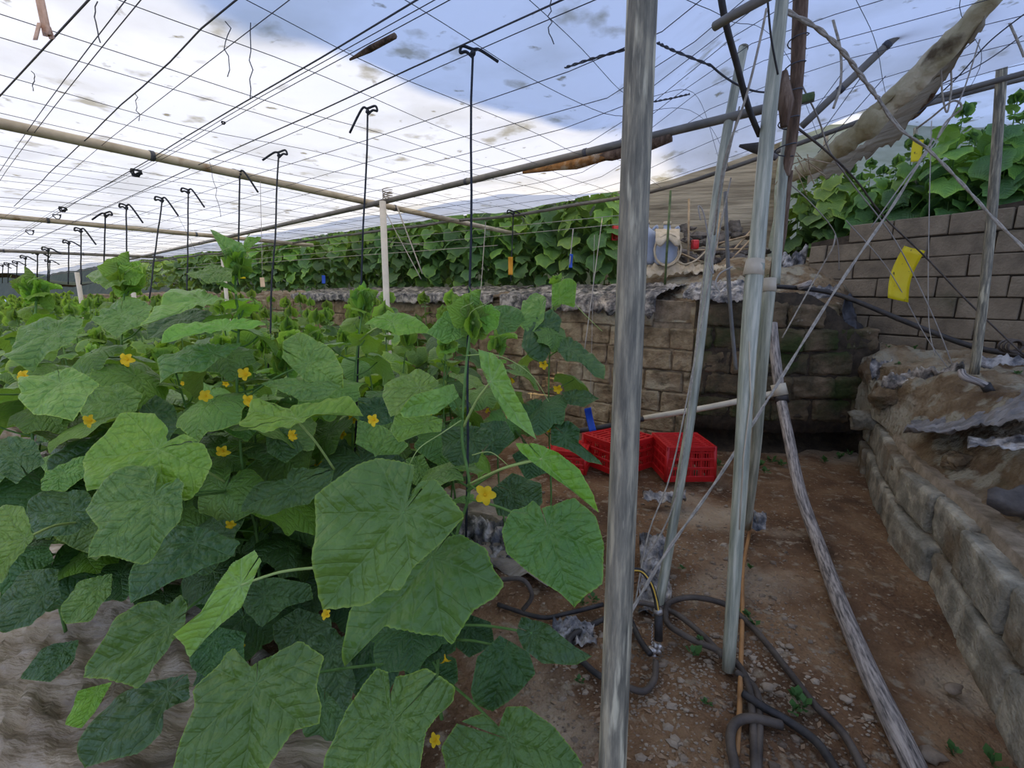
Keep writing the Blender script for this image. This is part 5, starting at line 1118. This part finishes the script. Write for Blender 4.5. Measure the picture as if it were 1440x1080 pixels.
# ---------------------------------------------------------------- crates
def crate(px, py, yaw, w_, l_, h_, label):
    g = G(px, py); o = empty('crate', g, label, 'crate', None); o.rotation_euler.z = yaw
    top = MB(); fl = .03
    def wallpt(s_, t, z):  # s_: side 0..3, t -1..1
        k = 1 + .10 * (1 - z / h_) * .5; X, Y = [(t * w_ / 2, -l_ / 2), (w_ / 2, t * l_ / 2), (-t * w_ / 2, l_ / 2), (-w_ / 2, -t * l_ / 2)][s_]
        return V((X * k, Y * k, z))
    bands = MB(); slats = MB()
    for s_ in range(4):
        for (z0, z1, e) in ((0, .045, .010), (h_ * .34, h_ * .34 + .02, .007), (h_ * .60, h_ * .60 + .02, .007), (h_ * .80, h_ * .80 + .012, .004), (h_ - .035, h_, .009)):
            a, b = wallpt(s_, -1, (z0 + z1) / 2), wallpt(s_, 1, (z0 + z1) / 2); mid = (a + b) / 2; n_ = V((mid.x, mid.y, 0)).normalized()
            bands.hexa(mid, (b - a) / 2 + (b - a).normalized() * e, n_ * e, V((0, 0, (z1 - z0) / 2)), .002)
        for k in range(-9, 10):
            t = k / 9.6; wide = .011 if abs(k) in (9, 8, 0, 4) else .0035
            a, b = wallpt(s_, t, .01), wallpt(s_, t, h_ - .01); mid = (a + b) / 2; n_ = V((wallpt(s_, 0, 0).x, wallpt(s_, 0, 0).y, 0)).normalized(); tt = n_.cross(V((0, 0, 1)))
            slats.hexa(mid, tt * wide, n_ * .003, (b - a) / 2)
    bands.build('rim_bands', M['red'], o, smooth=False); slats.build('side_slats', M['red'], o, smooth=False)
    for sx in (-1, 1):
        for sy in (-1, 1):
            k0 = 1.05; mb = MB(); mb.tube([V((sx * w_ / 2 * k0, sy * l_ / 2 * k0, 0)), V((sx * w_ / 2 * .985, sy * l_ / 2 * .985, h_))], .014, 8); mb.build('corner_post', M['red'], o)
    mb = MB()
    for k in range(9): mb.hexa((0, (k - 4) / 4.5 * l_ / 2, h_ - .012), (w_ / 2 * .98, 0, 0), (0, l_ / 2 / 9 * .62, 0), (0, 0, .005), .001)
    for k in range(3): mb.hexa(((k - 1) * w_ * .36, 0, h_ - .014), (.012, 0, 0), (0, l_ / 2 * .97, 0), (0, 0, .006))
    mb.build('base_panel', M['red'], o, smooth=False)
    return o
crate(957, 664, .02, .36, .36, .275, 'red plastic crate upside down on the soil, right of the big grey post')
crate(868, 652, .62, .42, .40, .255, 'red plastic crate standing askew, half behind the big grey post')
crate(800, 655, -.3, .30, .30, .18, 'small red crate mostly hidden by leaves, leftmost of the crates')

# ---------------------------------------------------------------- posts
def post(pts, r, m, name, label, seg=14, extra=None):
    o = empty(name, P(*pts[-1]), label, 'post'); b = o.location.copy()
    q = [P(*p) - b for p in pts]
    rr = r if isinstance(r, list) else r
    MB().tube(cat_rom(q, 6), rr, seg, jit=.012).build('tube', M[m], o)
    return o, b
def down(a, b, y2):  # extend a pixel line to another row
    return (a[0] + (b[0] - a[0]) * (y2 - a[1]) / (b[1] - a[1]), y2, a[2] + (b[2] - a[2]) * (y2 - a[1]) / (b[1] - a[1]))
DB = .80
big_top = P(907, -150, DB * .97); 
big_bot = P(861, 1080, DB)
dirb = (big_bot - P(903, 0, DB)); foot = big_bot + dirb * (big_bot.z / -dirb.z)
o = empty('support_post', foot, 'thick weathered grey post in the foreground, nearest to the viewer', 'post')
MB().tube([foot - foot + V((0, 0, -.02)), (big_bot - foot), (P(882, 540, DB) - foot), (P(903, 0, DB) - foot), (P(903, 0, DB) - dirb * .22 - foot)], [.0235, .0237, .0243, .0262, .027], 28, jit=.006).build('tube', M['galv'], o)

o, b = post([(1045, 68, 2.3), (1010, 260, 2.25), (975, 560, 2.2), (925, 862, 2.10)], [.0225, .0215], 'wrap', 'thin_post', 'leaning grey post with a cut open top, right of the big post', 12)
MB().tube([P(1045, 70, 2.3) - b, P(1045.6, 66, 2.3) - b], .0235, 12).build('rim', M['galv'], o)
pts = [P(1040, 150, 2.27), P(1000, 330, 2.2), P(985, 430, 2.17), P(975, 520, 2.16), P(950, 700, 2.1), P(905, 790, 2.08)]
tag(MB().tube(cat_rom(pts, 5), .004, 5).build('rope', M['rope']), 'grey cord running down along the leaning post with the cut top', 'rope')
tag(MB().tube(cat_rom([P(1028, 250, 2.15), P(1000, 380, 2.12), P(978, 500, 2.1), P(945, 660, 2.05), P(912, 750, 2.0), P(893, 850, 1.95)], 5), .0035, 5).build('rope', M['rope']), 'thin grey cord hanging left of the leaning post', 'rope')

o, b = post([(1108, -90, 1.72), (1098, 20, 1.74), (1080, 180, 1.76), (1062, 380, 1.78)], [.020, .026, .030, .030], 'wrap', 'wrapped_post', 'tall film-wrapped post with a taped joint, ending on the soil', 16)
MB().tube(cat_rom([P(1062, 372, 1.78) - b, P(1052, 500, 1.78) - b, P(1041, 680, 1.775) - b, P(1024, 943, 1.76) - b], 5), [.034, .033, .026, .023], 16, jit=.02).build('lower_tube', M['wrap'], o)
MB().tube([P(1062.5, 366, 1.78) - b, P(1059, 388, 1.78) - b], [.0335, .037], 16).build('tape_joint', M['tape'], o)
MB().tube([P(1054, 480, 1.745) - b, P(1056, 560, 1.745) - b, P(1046, 640, 1.745) - b, P(1040, 745, 1.745) - b], .003, 5).build('film_edge', M['tape'], o)
o, b = post([(1112, 150, 1.95), (1100, 260, 1.95), (1090, 400, 1.95)], [.018, .019], 'wrap', 'wrapped_post', 'shorter wrapped post close behind the tall wrapped post', 12)
MB().tube(cat_rom([P(1082, 398, 1.95) - b, P(1071, 520, 2.1) - b, P(1062, 640, 2.4) - b, P(1050, 742, 2.75) - b], 5), [.026, .024, .022, .024], 12, jit=.02).build('lower_tube', M['wrap'], o)
MB().tube([P(1082, 392, 1.95) - b, P(1081, 410, 1.95) - b], .028, 12).build('tape_joint', M['tape'], o)
# bark covered pole
o, b = post([(1130, -90, 1.86), (1124, 40, 1.88), (1120, 120, 1.9), (1113, 200, 1.92), (1104, 248, 1.95)], [.030, .034, .033, .024, .018], 'bark', 'bark_pole', 'old bark covered wooden pole beside the wrapped posts at the top', 12)
mb = MB(); mb.tube([P(1104, 100, 1.83) - b, P(1106, 140, 1.82) - b, P(1103, 178, 1.83) - b], [.01, .026, .012], 8, jit=.25); mb.build('old_cloth', M['bark'], o)
mb = MB()
for k in range(5):
    cc = P(1122 - k * 4.5, 60 + k * 38, 1.895) - b; mb.tube([cc + V((math.cos(i * .52) * .037, math.sin(i * .52) * .037, .004 * i - .02)) for i in range(14)], .0025, 4)
mb.build('wire_tie', M['wire'], o)
tag(MB().tube([P(1086, 150, 2.0), P(1143, 135, 1.98)], .017, 10).build('pole_stub', M['stem_old']), 'short greenish pole stub crossing behind the bark covered pole', 'pole')
mb = MB(); mb.tube([P(1040, 205, 1.9), P(1062, 207, 1.9), P(1092, 222, 1.9)], [.006, .020, .012], 8, jit=.2); tag(mb.build('wood_strip', M['stone_dark']), 'pointed dark wood piece sticking left from the wrapped posts', 'wood')
tag(MB().tube([P(1110, 240, 1.97), P(1098, 330, 2.05), P(1086, 400, 2.1)], [.016, .022, .018], 10, jit=.15).build('bark_pole', M['bark']), 'dark lower pole piece behind the wrapped posts, above the taped joints', 'pole')
# thick black cable from the top
tag(MB().tube(cat_rom([P(1010, -30, 1.45), P(1020, 30, 1.5), P(1036, 90, 1.6), P(1052, 150, 1.7), P(1068, 190, 1.8)], 6), .011, 8).build('cable', M['black']), 'thick black cable curving down from the top to the wrapped posts', 'cable')
tag(MB().tube(cat_rom([P(1078, -20, 1.6), P(1084, 50, 1.65), P(1094, 105, 1.7)], 6), .004, 6).build('cable', M['black']), 'thin black cable hanging down along the tall wrapped post', 'cable')
tag(MB().tube(cat_rom([P(1078, 12, 1.6), P(1068, 60, 1.62), P(1048, 140, 1.66), P(1018, 230, 1.8), P(1005, 330, 2.0)], 6), .0045, 6).build('rope', M['rope']), 'grey cord hanging from the top left of the tall wrapped post', 'rope')
tag(MB().tube(cat_rom([P(1020, 270, 2.6), P(1022, 330, 2.6), P(1027, 430, 2.65), P(1035, 520, 2.7)], 5), .011, 7).build('thin_rod', M['pipe_dark']), 'thin purplish grey rod standing behind the leaning post', 'rod')
# right thin post
o, b = post([(1420, -60, 2.55), (1411, 60, 2.58), (1398, 260, 2.64), (1385, 400, 2.7), (1370, 526, 2.8)], [.025, .024], 'galv', 'thin_post', 'slim grey post standing on the right bank before the cement block wall', 12)
tag(MB().tube([P(1288, 180, 4.6), P(1285, 305, 4.5)], .02, 8).build('thin_post', M['galv']), 'short grey post standing among the vines behind the block wall', 'post')

# ---------------------------------------------------------------- water pipes
o = empty('water_pipe', G(1290, 1080), 'long streaked grey water pipe lying along the path and rising to a joint', 'pipe'); b = o.location.copy()
wp = [P(1086, 455, 3.55), P(1089, 490, 3.5), P(1096, 548, 3.42)]
MB().tube([p - b for p in cat_rom(wp, 4)], .036, 14).build('upper_tube', M['pvc'], o)
def gp(px, py, z=.035): return G(px, py, z)
lw = [P(1098, 560, 3.4), P(1108, 610, 3.18), P(1125, 690, 2.88), gp(1150, 762), gp(1182, 850), gp(1222, 945), gp(1272, 1050)]
lw.append(lw[-1] + (lw[-1] - lw[-2]) * 3)
MB().tube([p - b for p in cat_rom(lw, 6)], .034, 16).build('lower_tube', M['pvc'], o)
MB().tube([P(1094, 540, 3.41) - b, P(1098, 556, 3.40) - b], .050, 14).build('white_coupling', M['pvc_beige'], o)
MB().tube([P(1098, 556, 3.40) - b, P(1100, 566, 3.38) - b], .047, 14).build('black_collar', M['black'], o)
tag(MB().tube(cat_rom([P(1090, 553, 3.42), P(1000, 572, 3.5), P(905, 588, 3.6)], 4), [.024, .021], 10).build('feed_pipe', M['pvc_beige']), 'beige pipe running left from the joint above the red crates', 'pipe')
tag(MB().tube(cat_rom([P(905, 589, 3.6), P(860, 598, 3.62), P(812, 606, 3.62)], 4), .020, 10).build('feed_pipe', M['black']), 'dark pipe continuing left of the big grey post above the crates', 'pipe')
tag(MB().tube(cat_rom([P(1070, 402, 4.05), P(1110, 404, 4.05), P(1160, 410, 4.05), P(1200, 422, 3.9), P(1280, 455, 3.6), P(1370, 488, 3.3), P(1460, 503, 3.0)], 5), .020, 10).build('feed_pipe', M['black']), 'black pipe slanting down along the cement block wall', 'pipe')
tag(MB().tube([P(1122, 405, 4.02), P(1142, 397, 3.98)], .026, 10).build('pipe_valve', M['pvc']), 'grey pipe stub on the black pipe at the top of the corner wall', 'pipe')
tag(MB().tube(cat_rom([P(1352, 522, 2.75), P(1356, 530, 2.72), P(1375, 537, 2.7), P(1388, 543, 2.7)], 5), .020, 12).build('pipe_elbow', M['pvc']), 'pale pipe elbow on the bank at the foot of the slim right post', 'pipe')
tag(MB().tube([P(1385, 540, 2.7), P(1392, 552, 2.7)], .026, 12).build('hose_fitting', M['black']), 'black pipe end fitting below the pale elbow', 'pipe')
mb = MB(); c_ = P(1428, 487, 3.0); 
for k in range(3): mb.tube([c_ + V((math.cos(i * .5) * (.05 + .01 * k), .02 * k, math.sin(i * .5) * .04)) for i in range(14)], .008, 6)
tag(mb.build('hose_coil', M['hose']), 'small grey hose coil at the right edge beside the block wall', 'hose')

# ---------------------------------------------------------------- ropes on the right
def rope(pts, r, label, m='rope', strands=1, name='rope'):
    a = cat_rom([P(*p) for p in pts], 8); mb = MB()
    if strands == 1: mb.tube(a, r, 6)
    else:
        n = len(a)
        for ph in range(strands): mb.tube([p + V((math.cos(i * .8 + ph * 6.28 / strands), 0, math.sin(i * .8 + ph * 6.28 / strands))) * r * .8 for i, p in enumerate(a)], r, 5)
    return tag(mb.build(name, M[m]), label, 'rope')
rope([(1312, 195, 2.5), (1255, 290, 2.3), (1180, 400, 2.15), (1090, 545, 2.0), (1010, 672, 1.9), (935, 780, 1.8), (884, 866, 1.75)], .0045, 'long pale rope slanting down left from the vines to the soil by the big post', 'rope', 2)
rope([(1105, 15, 1.8), (1150, 40, 1.85), (1185, 72, 1.9), (1210, 105, 2.0), (1235, 138, 2.05)], .0065, 'thick twisted rope from the bark covered pole towards the knot', 'rope', 2)
rope([(1235, 138, 2.05), (1262, 178, 2.1), (1305, 210, 2.15), (1350, 255, 2.1), (1400, 310, 2.0), (1460, 368, 1.9)], .0045, 'doubled pale rope running from the knot to the right edge', 'rope', 2)
rope([(1237, 140, 2.05), (1255, 165, 2.1), (1275, 188, 2.12), (1306, 208, 2.15)], .004, 'loose strand beside the rope knot', 'rope')
rope([(1115, 175, 2.0), (1165, 215, 2.3), (1205, 255, 2.6), (1243, 305, 2.9), (1300, 360, 3.0), (1362, 425, 3.0), (1440, 500, 2.9)], .0055, 'brown cord running from the pole across the yellow trap to the lower right', 'hose')
rope([(1160, -15, 2.2), (1172, 30, 2.2), (1182, 72, 2.2), (1182, 118, 2.2), (1172, 152, 2.2)], .006, 'grey cord hanging from the top right of the bark covered pole', 'rope')
rope([(1125, 115, 2.0), (1150, 165, 2.2), (1168, 215, 2.4), (1200, 260, 2.6), (1260, 340, 2.9), (1310, 440, 3.1), (1340, 515, 3.2)], .004, 'thin pale cord running down to the foot of the cement block wall', 'wire_pale')
rope([(1100, 250, 2.2), (1140, 285, 2.5), (1175, 330, 2.8), (1180, 380, 3.0)], .003, 'thin cord in front of the cream plastic', 'wire_pale')
rope([(1175, 330, 2.8), (1170, 350, 2.8), (1150, 385, 2.9), (1100, 475, 3.0)], .0045, 'grey cord slanting left of the long pale rope', 'rope')
rope([(1310, 170, 3.0), (1306, 330, 3.1), (1306, 450, 3.2), (1315, 500, 3.2)], .003, 'thin upright pale wire before the block wall', 'wire_pale')
rope([(1190, 310, 3.0), (1250, 380, 3.1), (1300, 470, 3.2), (1335, 520, 3.2)], .003, 'thin wire crossing behind the yellow trap', 'wire_pale')
rope([(1378, 55, 2.0), (1350, 140, 2.1), (1315, 200, 2.2), (1275, 250, 2.2), (1225, 320, 2.3)], .003, 'thin cord from the slim right post down left to the vines', 'wire_pale')
rope([(1290, 180, 2.3), (1310, 165, 2.2), (1340, 142, 2.1), (1352, 152, 2.1), (1330, 172, 2.15), (1318, 195, 2.15)], .0045, 'looped cord end hanging near the rope knot', 'rope')
rope([(1322, 70, 2.2), (1325, 130, 2.2), (1332, 158, 2.2), (1338, 120, 2.2), (1336, 85, 2.2)], .004, 'hanging cord loop under the rolled plastic', 'rope')
rope([(1440, 20, 2.0), (1390, 60, 2.1), (1345, 110, 2.2), (1290, 160, 2.3)], .003, 'dark wire fanning out at the upper right corner', 'wire')
rope([(1440, 48, 2.3), (1380, 90, 2.3), (1300, 130, 2.4), (1220, 165, 2.5)], .003, 'second dark wire fanning out at the upper right corner', 'wire')
rope([(1405, 0, 2.2), (1432, 60, 2.2), (1440, 80, 2.2)], .005, 'dark cord beside the slim right post at the top', 'rope')
rope([(985, 310, 2.1), (982, 290, 2.1), (990, 302, 2.1), (1000, 360, 2.1), (1003, 385, 2.1), (996, 370, 2.1)], .0035, 'thin white cord loop knotted at the leaning post', 'wire_pale')
rope([(1030, 375, 2.1), (1012, 385, 2.1), (1006, 400, 2.1), (1012, 412, 2.1), (1005, 420, 2.1)], .0035, 'small white cord knot on the leaning post', 'wire_pale')
for i, (x0, y0, x1, y1) in enumerate([(1130, 175, 1240, 20), (1145, 200, 1290, -10), (1150, 215, 1350, -20), (1160, 225, 1390, 40)]):
    rope([(x0, y0, 2.9), ((x0 + x1) / 2, (y0 + y1) / 2 + 4, 2.6), (x1, y1, 2.3)], .0022, 'thin dark wire under the blue roof at the upper right', 'wire', name='roof_wire')['group'] = 'wires at the upper right'

# rolled old plastic and torn strip along the roof edge
def roll_pt(a, b):
    A_ = P(1112, 250, 2.95); B_ = P(1402, -10, 1.95); c = A_.lerp(B_, a) + V((0, 0, -.10 * math.sin(a * 3.1)))
    ax = (B_ - A_).normalized(); s1 = ax.cross(V((0, 0, 1))).normalized(); s2 = s1.cross(ax); th = b * 2 * math.pi * 1.4
    r = (.026 + .020 * math.sin(a * 3)) * (1 + .7 * nz((a * 9, b * 4, 0)) + .4 * abs(nz((a * 24, b * 9, 3)))) * (1 + b * .25)
    return c + s1 * math.cos(th) * r * .8 + s2 * math.sin(th) * r
mb = MB(); mb.grid(roll_pt, 70, 26)
tag(mb.build('rolled_plastic', M['tarp'], solid=.003), 'old yellowed roll of plastic slanting up to the upper right', 'plastic roll')
film('torn_strip', lambda a, b: P(1135 + 250 * a ** 1.0, 244 - 232 * a + 26 * math.sin(a * 3.1) + (16 + 24 * math.sin(a * 3)) * b, 2.98 - .98 * a), 60, 12, 'side', 'torn grey plastic strip hanging under the yellowed roll', amp=.04, sc_=6)
tag(MB().tube(cat_rom([P(1130, 240, 3.1), P(1240, 175, 2.9), P(1290, 160, 2.8), P(1340, 80, 2.4), P(1392, -10, 2.1)], 6), [.012, .016, .022], 8, jit=.1).build('dark_batten', M['bark']), 'dark wooden batten under the torn plastic at the upper right', 'batten')
mb = MB()
for k in range(16):
    a0 = P(1118 + random.uniform(-8, 20), 222 + random.uniform(-6, 14), 2.2); mb.tube([a0, a0 + V((random.uniform(-.12, .18), random.uniform(-.05, .05), random.uniform(-.16, .04)))], .0025, 4)
tag(mb.build('straw_tuft', M['stick']), 'tuft of dry straw at the lower end of the yellowed roll', 'straw')
tag(MB().tube(cat_rom([P(1290, 150, 2.75), P(1380, 125, 2.7), P(1460, 105, 2.6)], 4), .017, 8).build('hem_pole', M['pipe_dark']), 'dark pole at the right edge above the vines', 'pole')

# ---------------------------------------------------------------- hoses on the soil
def ghose(pts, r, m, label, z=None, cat='hose', name='hose'):
    q = [G(p[0], p[1], (p[2] if len(p) > 2 else r)) for p in pts]
    return tag(MB().tube(cat_rom(q, 7), r, 9).build(name, M[m]), label, cat)
ghose([(936, 868), (940, 848), (975, 840), (1020, 850), (1045, 870), (1070, 895), (1110, 945), (1145, 990), (1185, 1030), (1215, 1085)], .013, 'hose', 'brown hose arching from the coil to the lower right corner of the path')
ghose([(940, 850), (935, 862), (942, 880), (975, 900), (1010, 915), (1038, 935), (1055, 975), (1062, 1085)], .013, 'hose', 'brown hose running through the coil down to the bottom edge')
ghose([(1018, 925), (985, 890), (945, 860), (905, 848), (890, 850)], .012, 'hose', 'brown hose strand lying across the coil towards the big post', z=.02)
ghose([(1045, 975, .03), (1075, 995, .03), (1110, 1015), (1150, 1045), (1180, 1090)], .014, 'black', 'black hose loop lying lowest, towards the bottom edge of the path')
ghose([(1100, 1020, .02), (1060, 1010, .03), (1035, 1016, .03), (1027, 1040, .03), (1035, 1085, .03)], .015, 'hose', 'thick brown hose bend at the bottom edge')
ghose([(1035, 945), (1060, 965), (1068, 1000), (1066, 1085)], .012, 'hose', 'greyish hose strand beside the foot of the tall wrapped post')
ghose([(1055, 745), (1045, 800), (1044, 870), (1042, 930), (1040, 1000), (1036, 1060)], .009, 'hose_orange', 'orange-brown thin hose running down from the shorter wrapped post')
ghose([(886, 870), (900, 900), (915, 920)], .012, 'black', 'black hose piece leading from the big post to the clamp')
ghose([(880, 965), (905, 972), (920, 955), (922, 930)], .012, 'hose', 'brown hose hook below the metal clamp')
ghose([(850, 870), (800, 900), (830, 940), (862, 960)], .012, 'black', 'black hose lying on the soil left of the big post')
ghose([(848, 850), (800, 862), (760, 868), (700, 850)], .010, 'black', 'thin dark hose on the soil under the right plants')
q = [P(703, 815, 1.75), P(735, 815, 1.75), P(748, 838, 1.75), P(735, 858, 1.75)]
tag(MB().tube(cat_rom(q, 6), .009, 7).build('hose', M['hose']), 'curved grey hose end between the plants and the big post', 'hose')
o = empty('hose_connector', G(925, 930), 'black hose connector with a shiny metal clamp on the soil by the leaning post', 'hose connector'); b = o.location.copy()
zc = lambda px, py, d: P(px, py, d) - b
dc = 1.86
MB().tube([zc(926, 862, dc), zc(926, 900, dc)], .0165, 12).build('sleeve', M['black'], o)
MB().tube([zc(925, 857, dc), zc(926, 863, dc)], .018, 12).build('ring', M['chrome'], o)
mb = MB(); 
for k in range(7): mb.blob(zc(920 + random.uniform(-7, 10), 915 + random.uniform(-10, 12), dc), random.uniform(.010, .018), .3, 5, 7)
mb.build('metal_clamp', M['chrome'], o)
mb = MB(); mb.tube([zc(917 + math.sin(i * 2.2) * 1.5, 878 + i * 1.6, dc - .01) for i in range(20)], .0022, 4); mb.build('spring', M['chrome'], o)
hp_ = cat_rom([P(886, 801, 1.9), P(902, 803, 1.9), P(915, 820, 1.88), P(922, 842, 1.87), P(925, 860, 1.86)], 8)
o = empty('striped_hose', P(905, 805, 1.9), 'black hose with a yellow stripe bending down into the connector', 'hose'); b2 = o.location.copy()
MB().tube([p - b2 for p in hp_], .0095, 8).build('tube', M['black'], o)
MB().tube([p - b2 + V((.001, -.0085, .001)) for p in hp_], .0035, 5).build('stripe', M['ystripe'], o)

# ---------------------------------------------------------------- stones, weeds, litter
rnd = random.Random(5)
mb = MB()
for i in range(4200):
    if rnd.random() < .6:
        px = rnd.uniform(740, 1420); py = 640 + 450 * rnd.random() ** .7; p = G(px, py)
    else: px = rnd.uniform(880, 1120); py = rnd.uniform(660, 1000); p = G(px, py)
    cu = on(curb_s, max(0, min(1, (3.82 - p.y) / 3.4)))
    if p.x > cu.x - .02 and p.y < 3.9: continue
    if p.y > 3.8: continue
    if p.x > 1.25 and rnd.random() < .6: continue
    r = rnd.uniform(.003, .008) * (1 + 1.6 * (rnd.random() < .06)); z = gz(p.x, p.y)
    mb.blob((p.x, p.y, z + r * .1), (r, r * rnd.uniform(.6, 1), r * .55), .3, 4, 5, i * .37)
o = mb.build('gravel', M['stone'], smooth=False); tag(o, 'fine pale gravel scattered over the brown soil path', 'gravel', kind='stuff')
for (px, py, r, lab) in [(905, 828, .03, 'grey stone on the soil right of the big post'), (1012, 690, .022, 'pale stone in front of the crate'), (1190, 985, .02, 'pale stone beside the water pipe'), (1310, 1065, .035, 'flat stone at the bottom right of the path'),
                         (1080, 968, .022, 'white stone between the hoses'), (880, 885, .035, 'pinkish stone beside the film scrap'), (1110, 910, .016, 'small white stone on the brown path'), (1340, 970, .03, 'grey flat stone near the curb wall')]:
    p = G(px, py); tag(MB().blob((p.x, p.y, r * .2), (r, r * .8, r * .45), .3, 7, 10).build('stone', M['stone']), lab, 'stone')
for (px, py, d, r, m, lab) in [(1425, 705, 1.95, .085, 'stone_dark', 'dark grey stone lying on the bank at the right edge'), (1300, 600, 3.0, .09, 'bank', 'brown stone set at the top edge of the bank'), (1270, 660, 2.9, .06, 'bank', 'light brown stone in the bank above the curb wall'), (1215, 590, 3.75, .12, 'block_curb', 'upright pale stone at the far corner of the curb wall'),
                            (1350, 650, 2.45, .07, 'bank', 'brown lump of soil on the bank'), (1245, 560, 3.5, .11, 'bank', 'tan stone on the bank near the shiny film bundle')]:
    p = P(px, py, d); tag(MB().blob(p, (r, r * .8, r * .7), .32, 9, 12).build('stone', M[m]), lab, 'stone')
def weed(px, py, s_, label, z=None, d=None, grp=None, n=12):
    p = G(px, py) if d is None else P(px, py, d); mb = MB(); r2 = random.Random(int(px * 7 + py))
    for k in range(n):
        th = r2.uniform(0, 6.28); el = r2.uniform(.2, 1.2); L_ = s_ * r2.uniform(.5, 1.1); dd = V((math.cos(th) * math.cos(el), math.sin(th) * math.cos(el), math.sin(el)))
        a = V((0, 0, 0)); tip = dd * L_; sd = dd.cross(V((0, 0, 1))).normalized() * L_ * .28; m_ = tip * .6 + V((0, 0, L_ * .08))
        mb.tube([a, tip * .35], s_ * .02, 4)
        mb.add([tip * .3, m_ + sd, tip, m_ - sd], [(0, 1, 2, 3)])
    o = mb.build('weed', M['weed']); o.location = p; return tag(o, label, 'weed', grp)
for i, (px, py, s_) in enumerate([(975, 922, .05), (985, 905, .04), (1053, 868, .05), (1060, 882, .04), (1055, 800, .035), (1122, 985, .05), (1130, 995, .045), (1115, 1000, .04), (995, 990, .03), (960, 800, .03), (1068, 655, .07), (1085, 650, .07), (1075, 665, .06), (1100, 655, .06), (1180, 645, .07), (1195, 640, .06), (1160, 650, .06), (1010, 655, .06), (820, 850, .05), (835, 845, .04), (1340, 1060, .04), (1395, 1075, .05), (1275, 1075, .03), (815, 960, .03), (860, 845, .04)]):
    weed(px, py, s_, 'small green weed growing low on the soil path', grp='weeds on the path')
rnd = random.Random(9)
for i in range(34):
    a, b_ = rnd.uniform(.02, .55), rnd.uniform(.45, .92); p = bank_pt(a, b_)
    x, y, d = proj(p)
    o = weed(1000 + i * 3.3, 500 + i, rnd.uniform(.03, .06), 'tiny green weed on the top of the right bank', d=2.0, grp='weeds on the bank', n=9); o.location = p
rnd = random.Random(3); mb = MB()
for i in range(500):                                          # dead leaves and litter under the plants and on the path
    p = G(rnd.uniform(640, 1330), rnd.uniform(650, 1085)); cu = on(curb_s, max(0, min(1, (3.82 - p.y) / 3.4)))
    if p.x > cu.x - .05: continue
    th = rnd.uniform(0, 6.28); L_ = rnd.uniform(.006, .02); z = gz(p.x, p.y) + .004; d1 = V((math.cos(th), math.sin(th), rnd.uniform(-.1, .3))) * L_; d2 = V((-math.sin(th), math.cos(th), .2)) * L_ * .4; c = V((p.x, p.y, z))
    mb.add([c - d1, c + d2, c + d1, c - d2], [(0, 1, 2, 3)])
tag(mb.build('litter', M['debris']), 'scattered bits of dead leaf and straw on the soil', 'litter', kind='stuff')
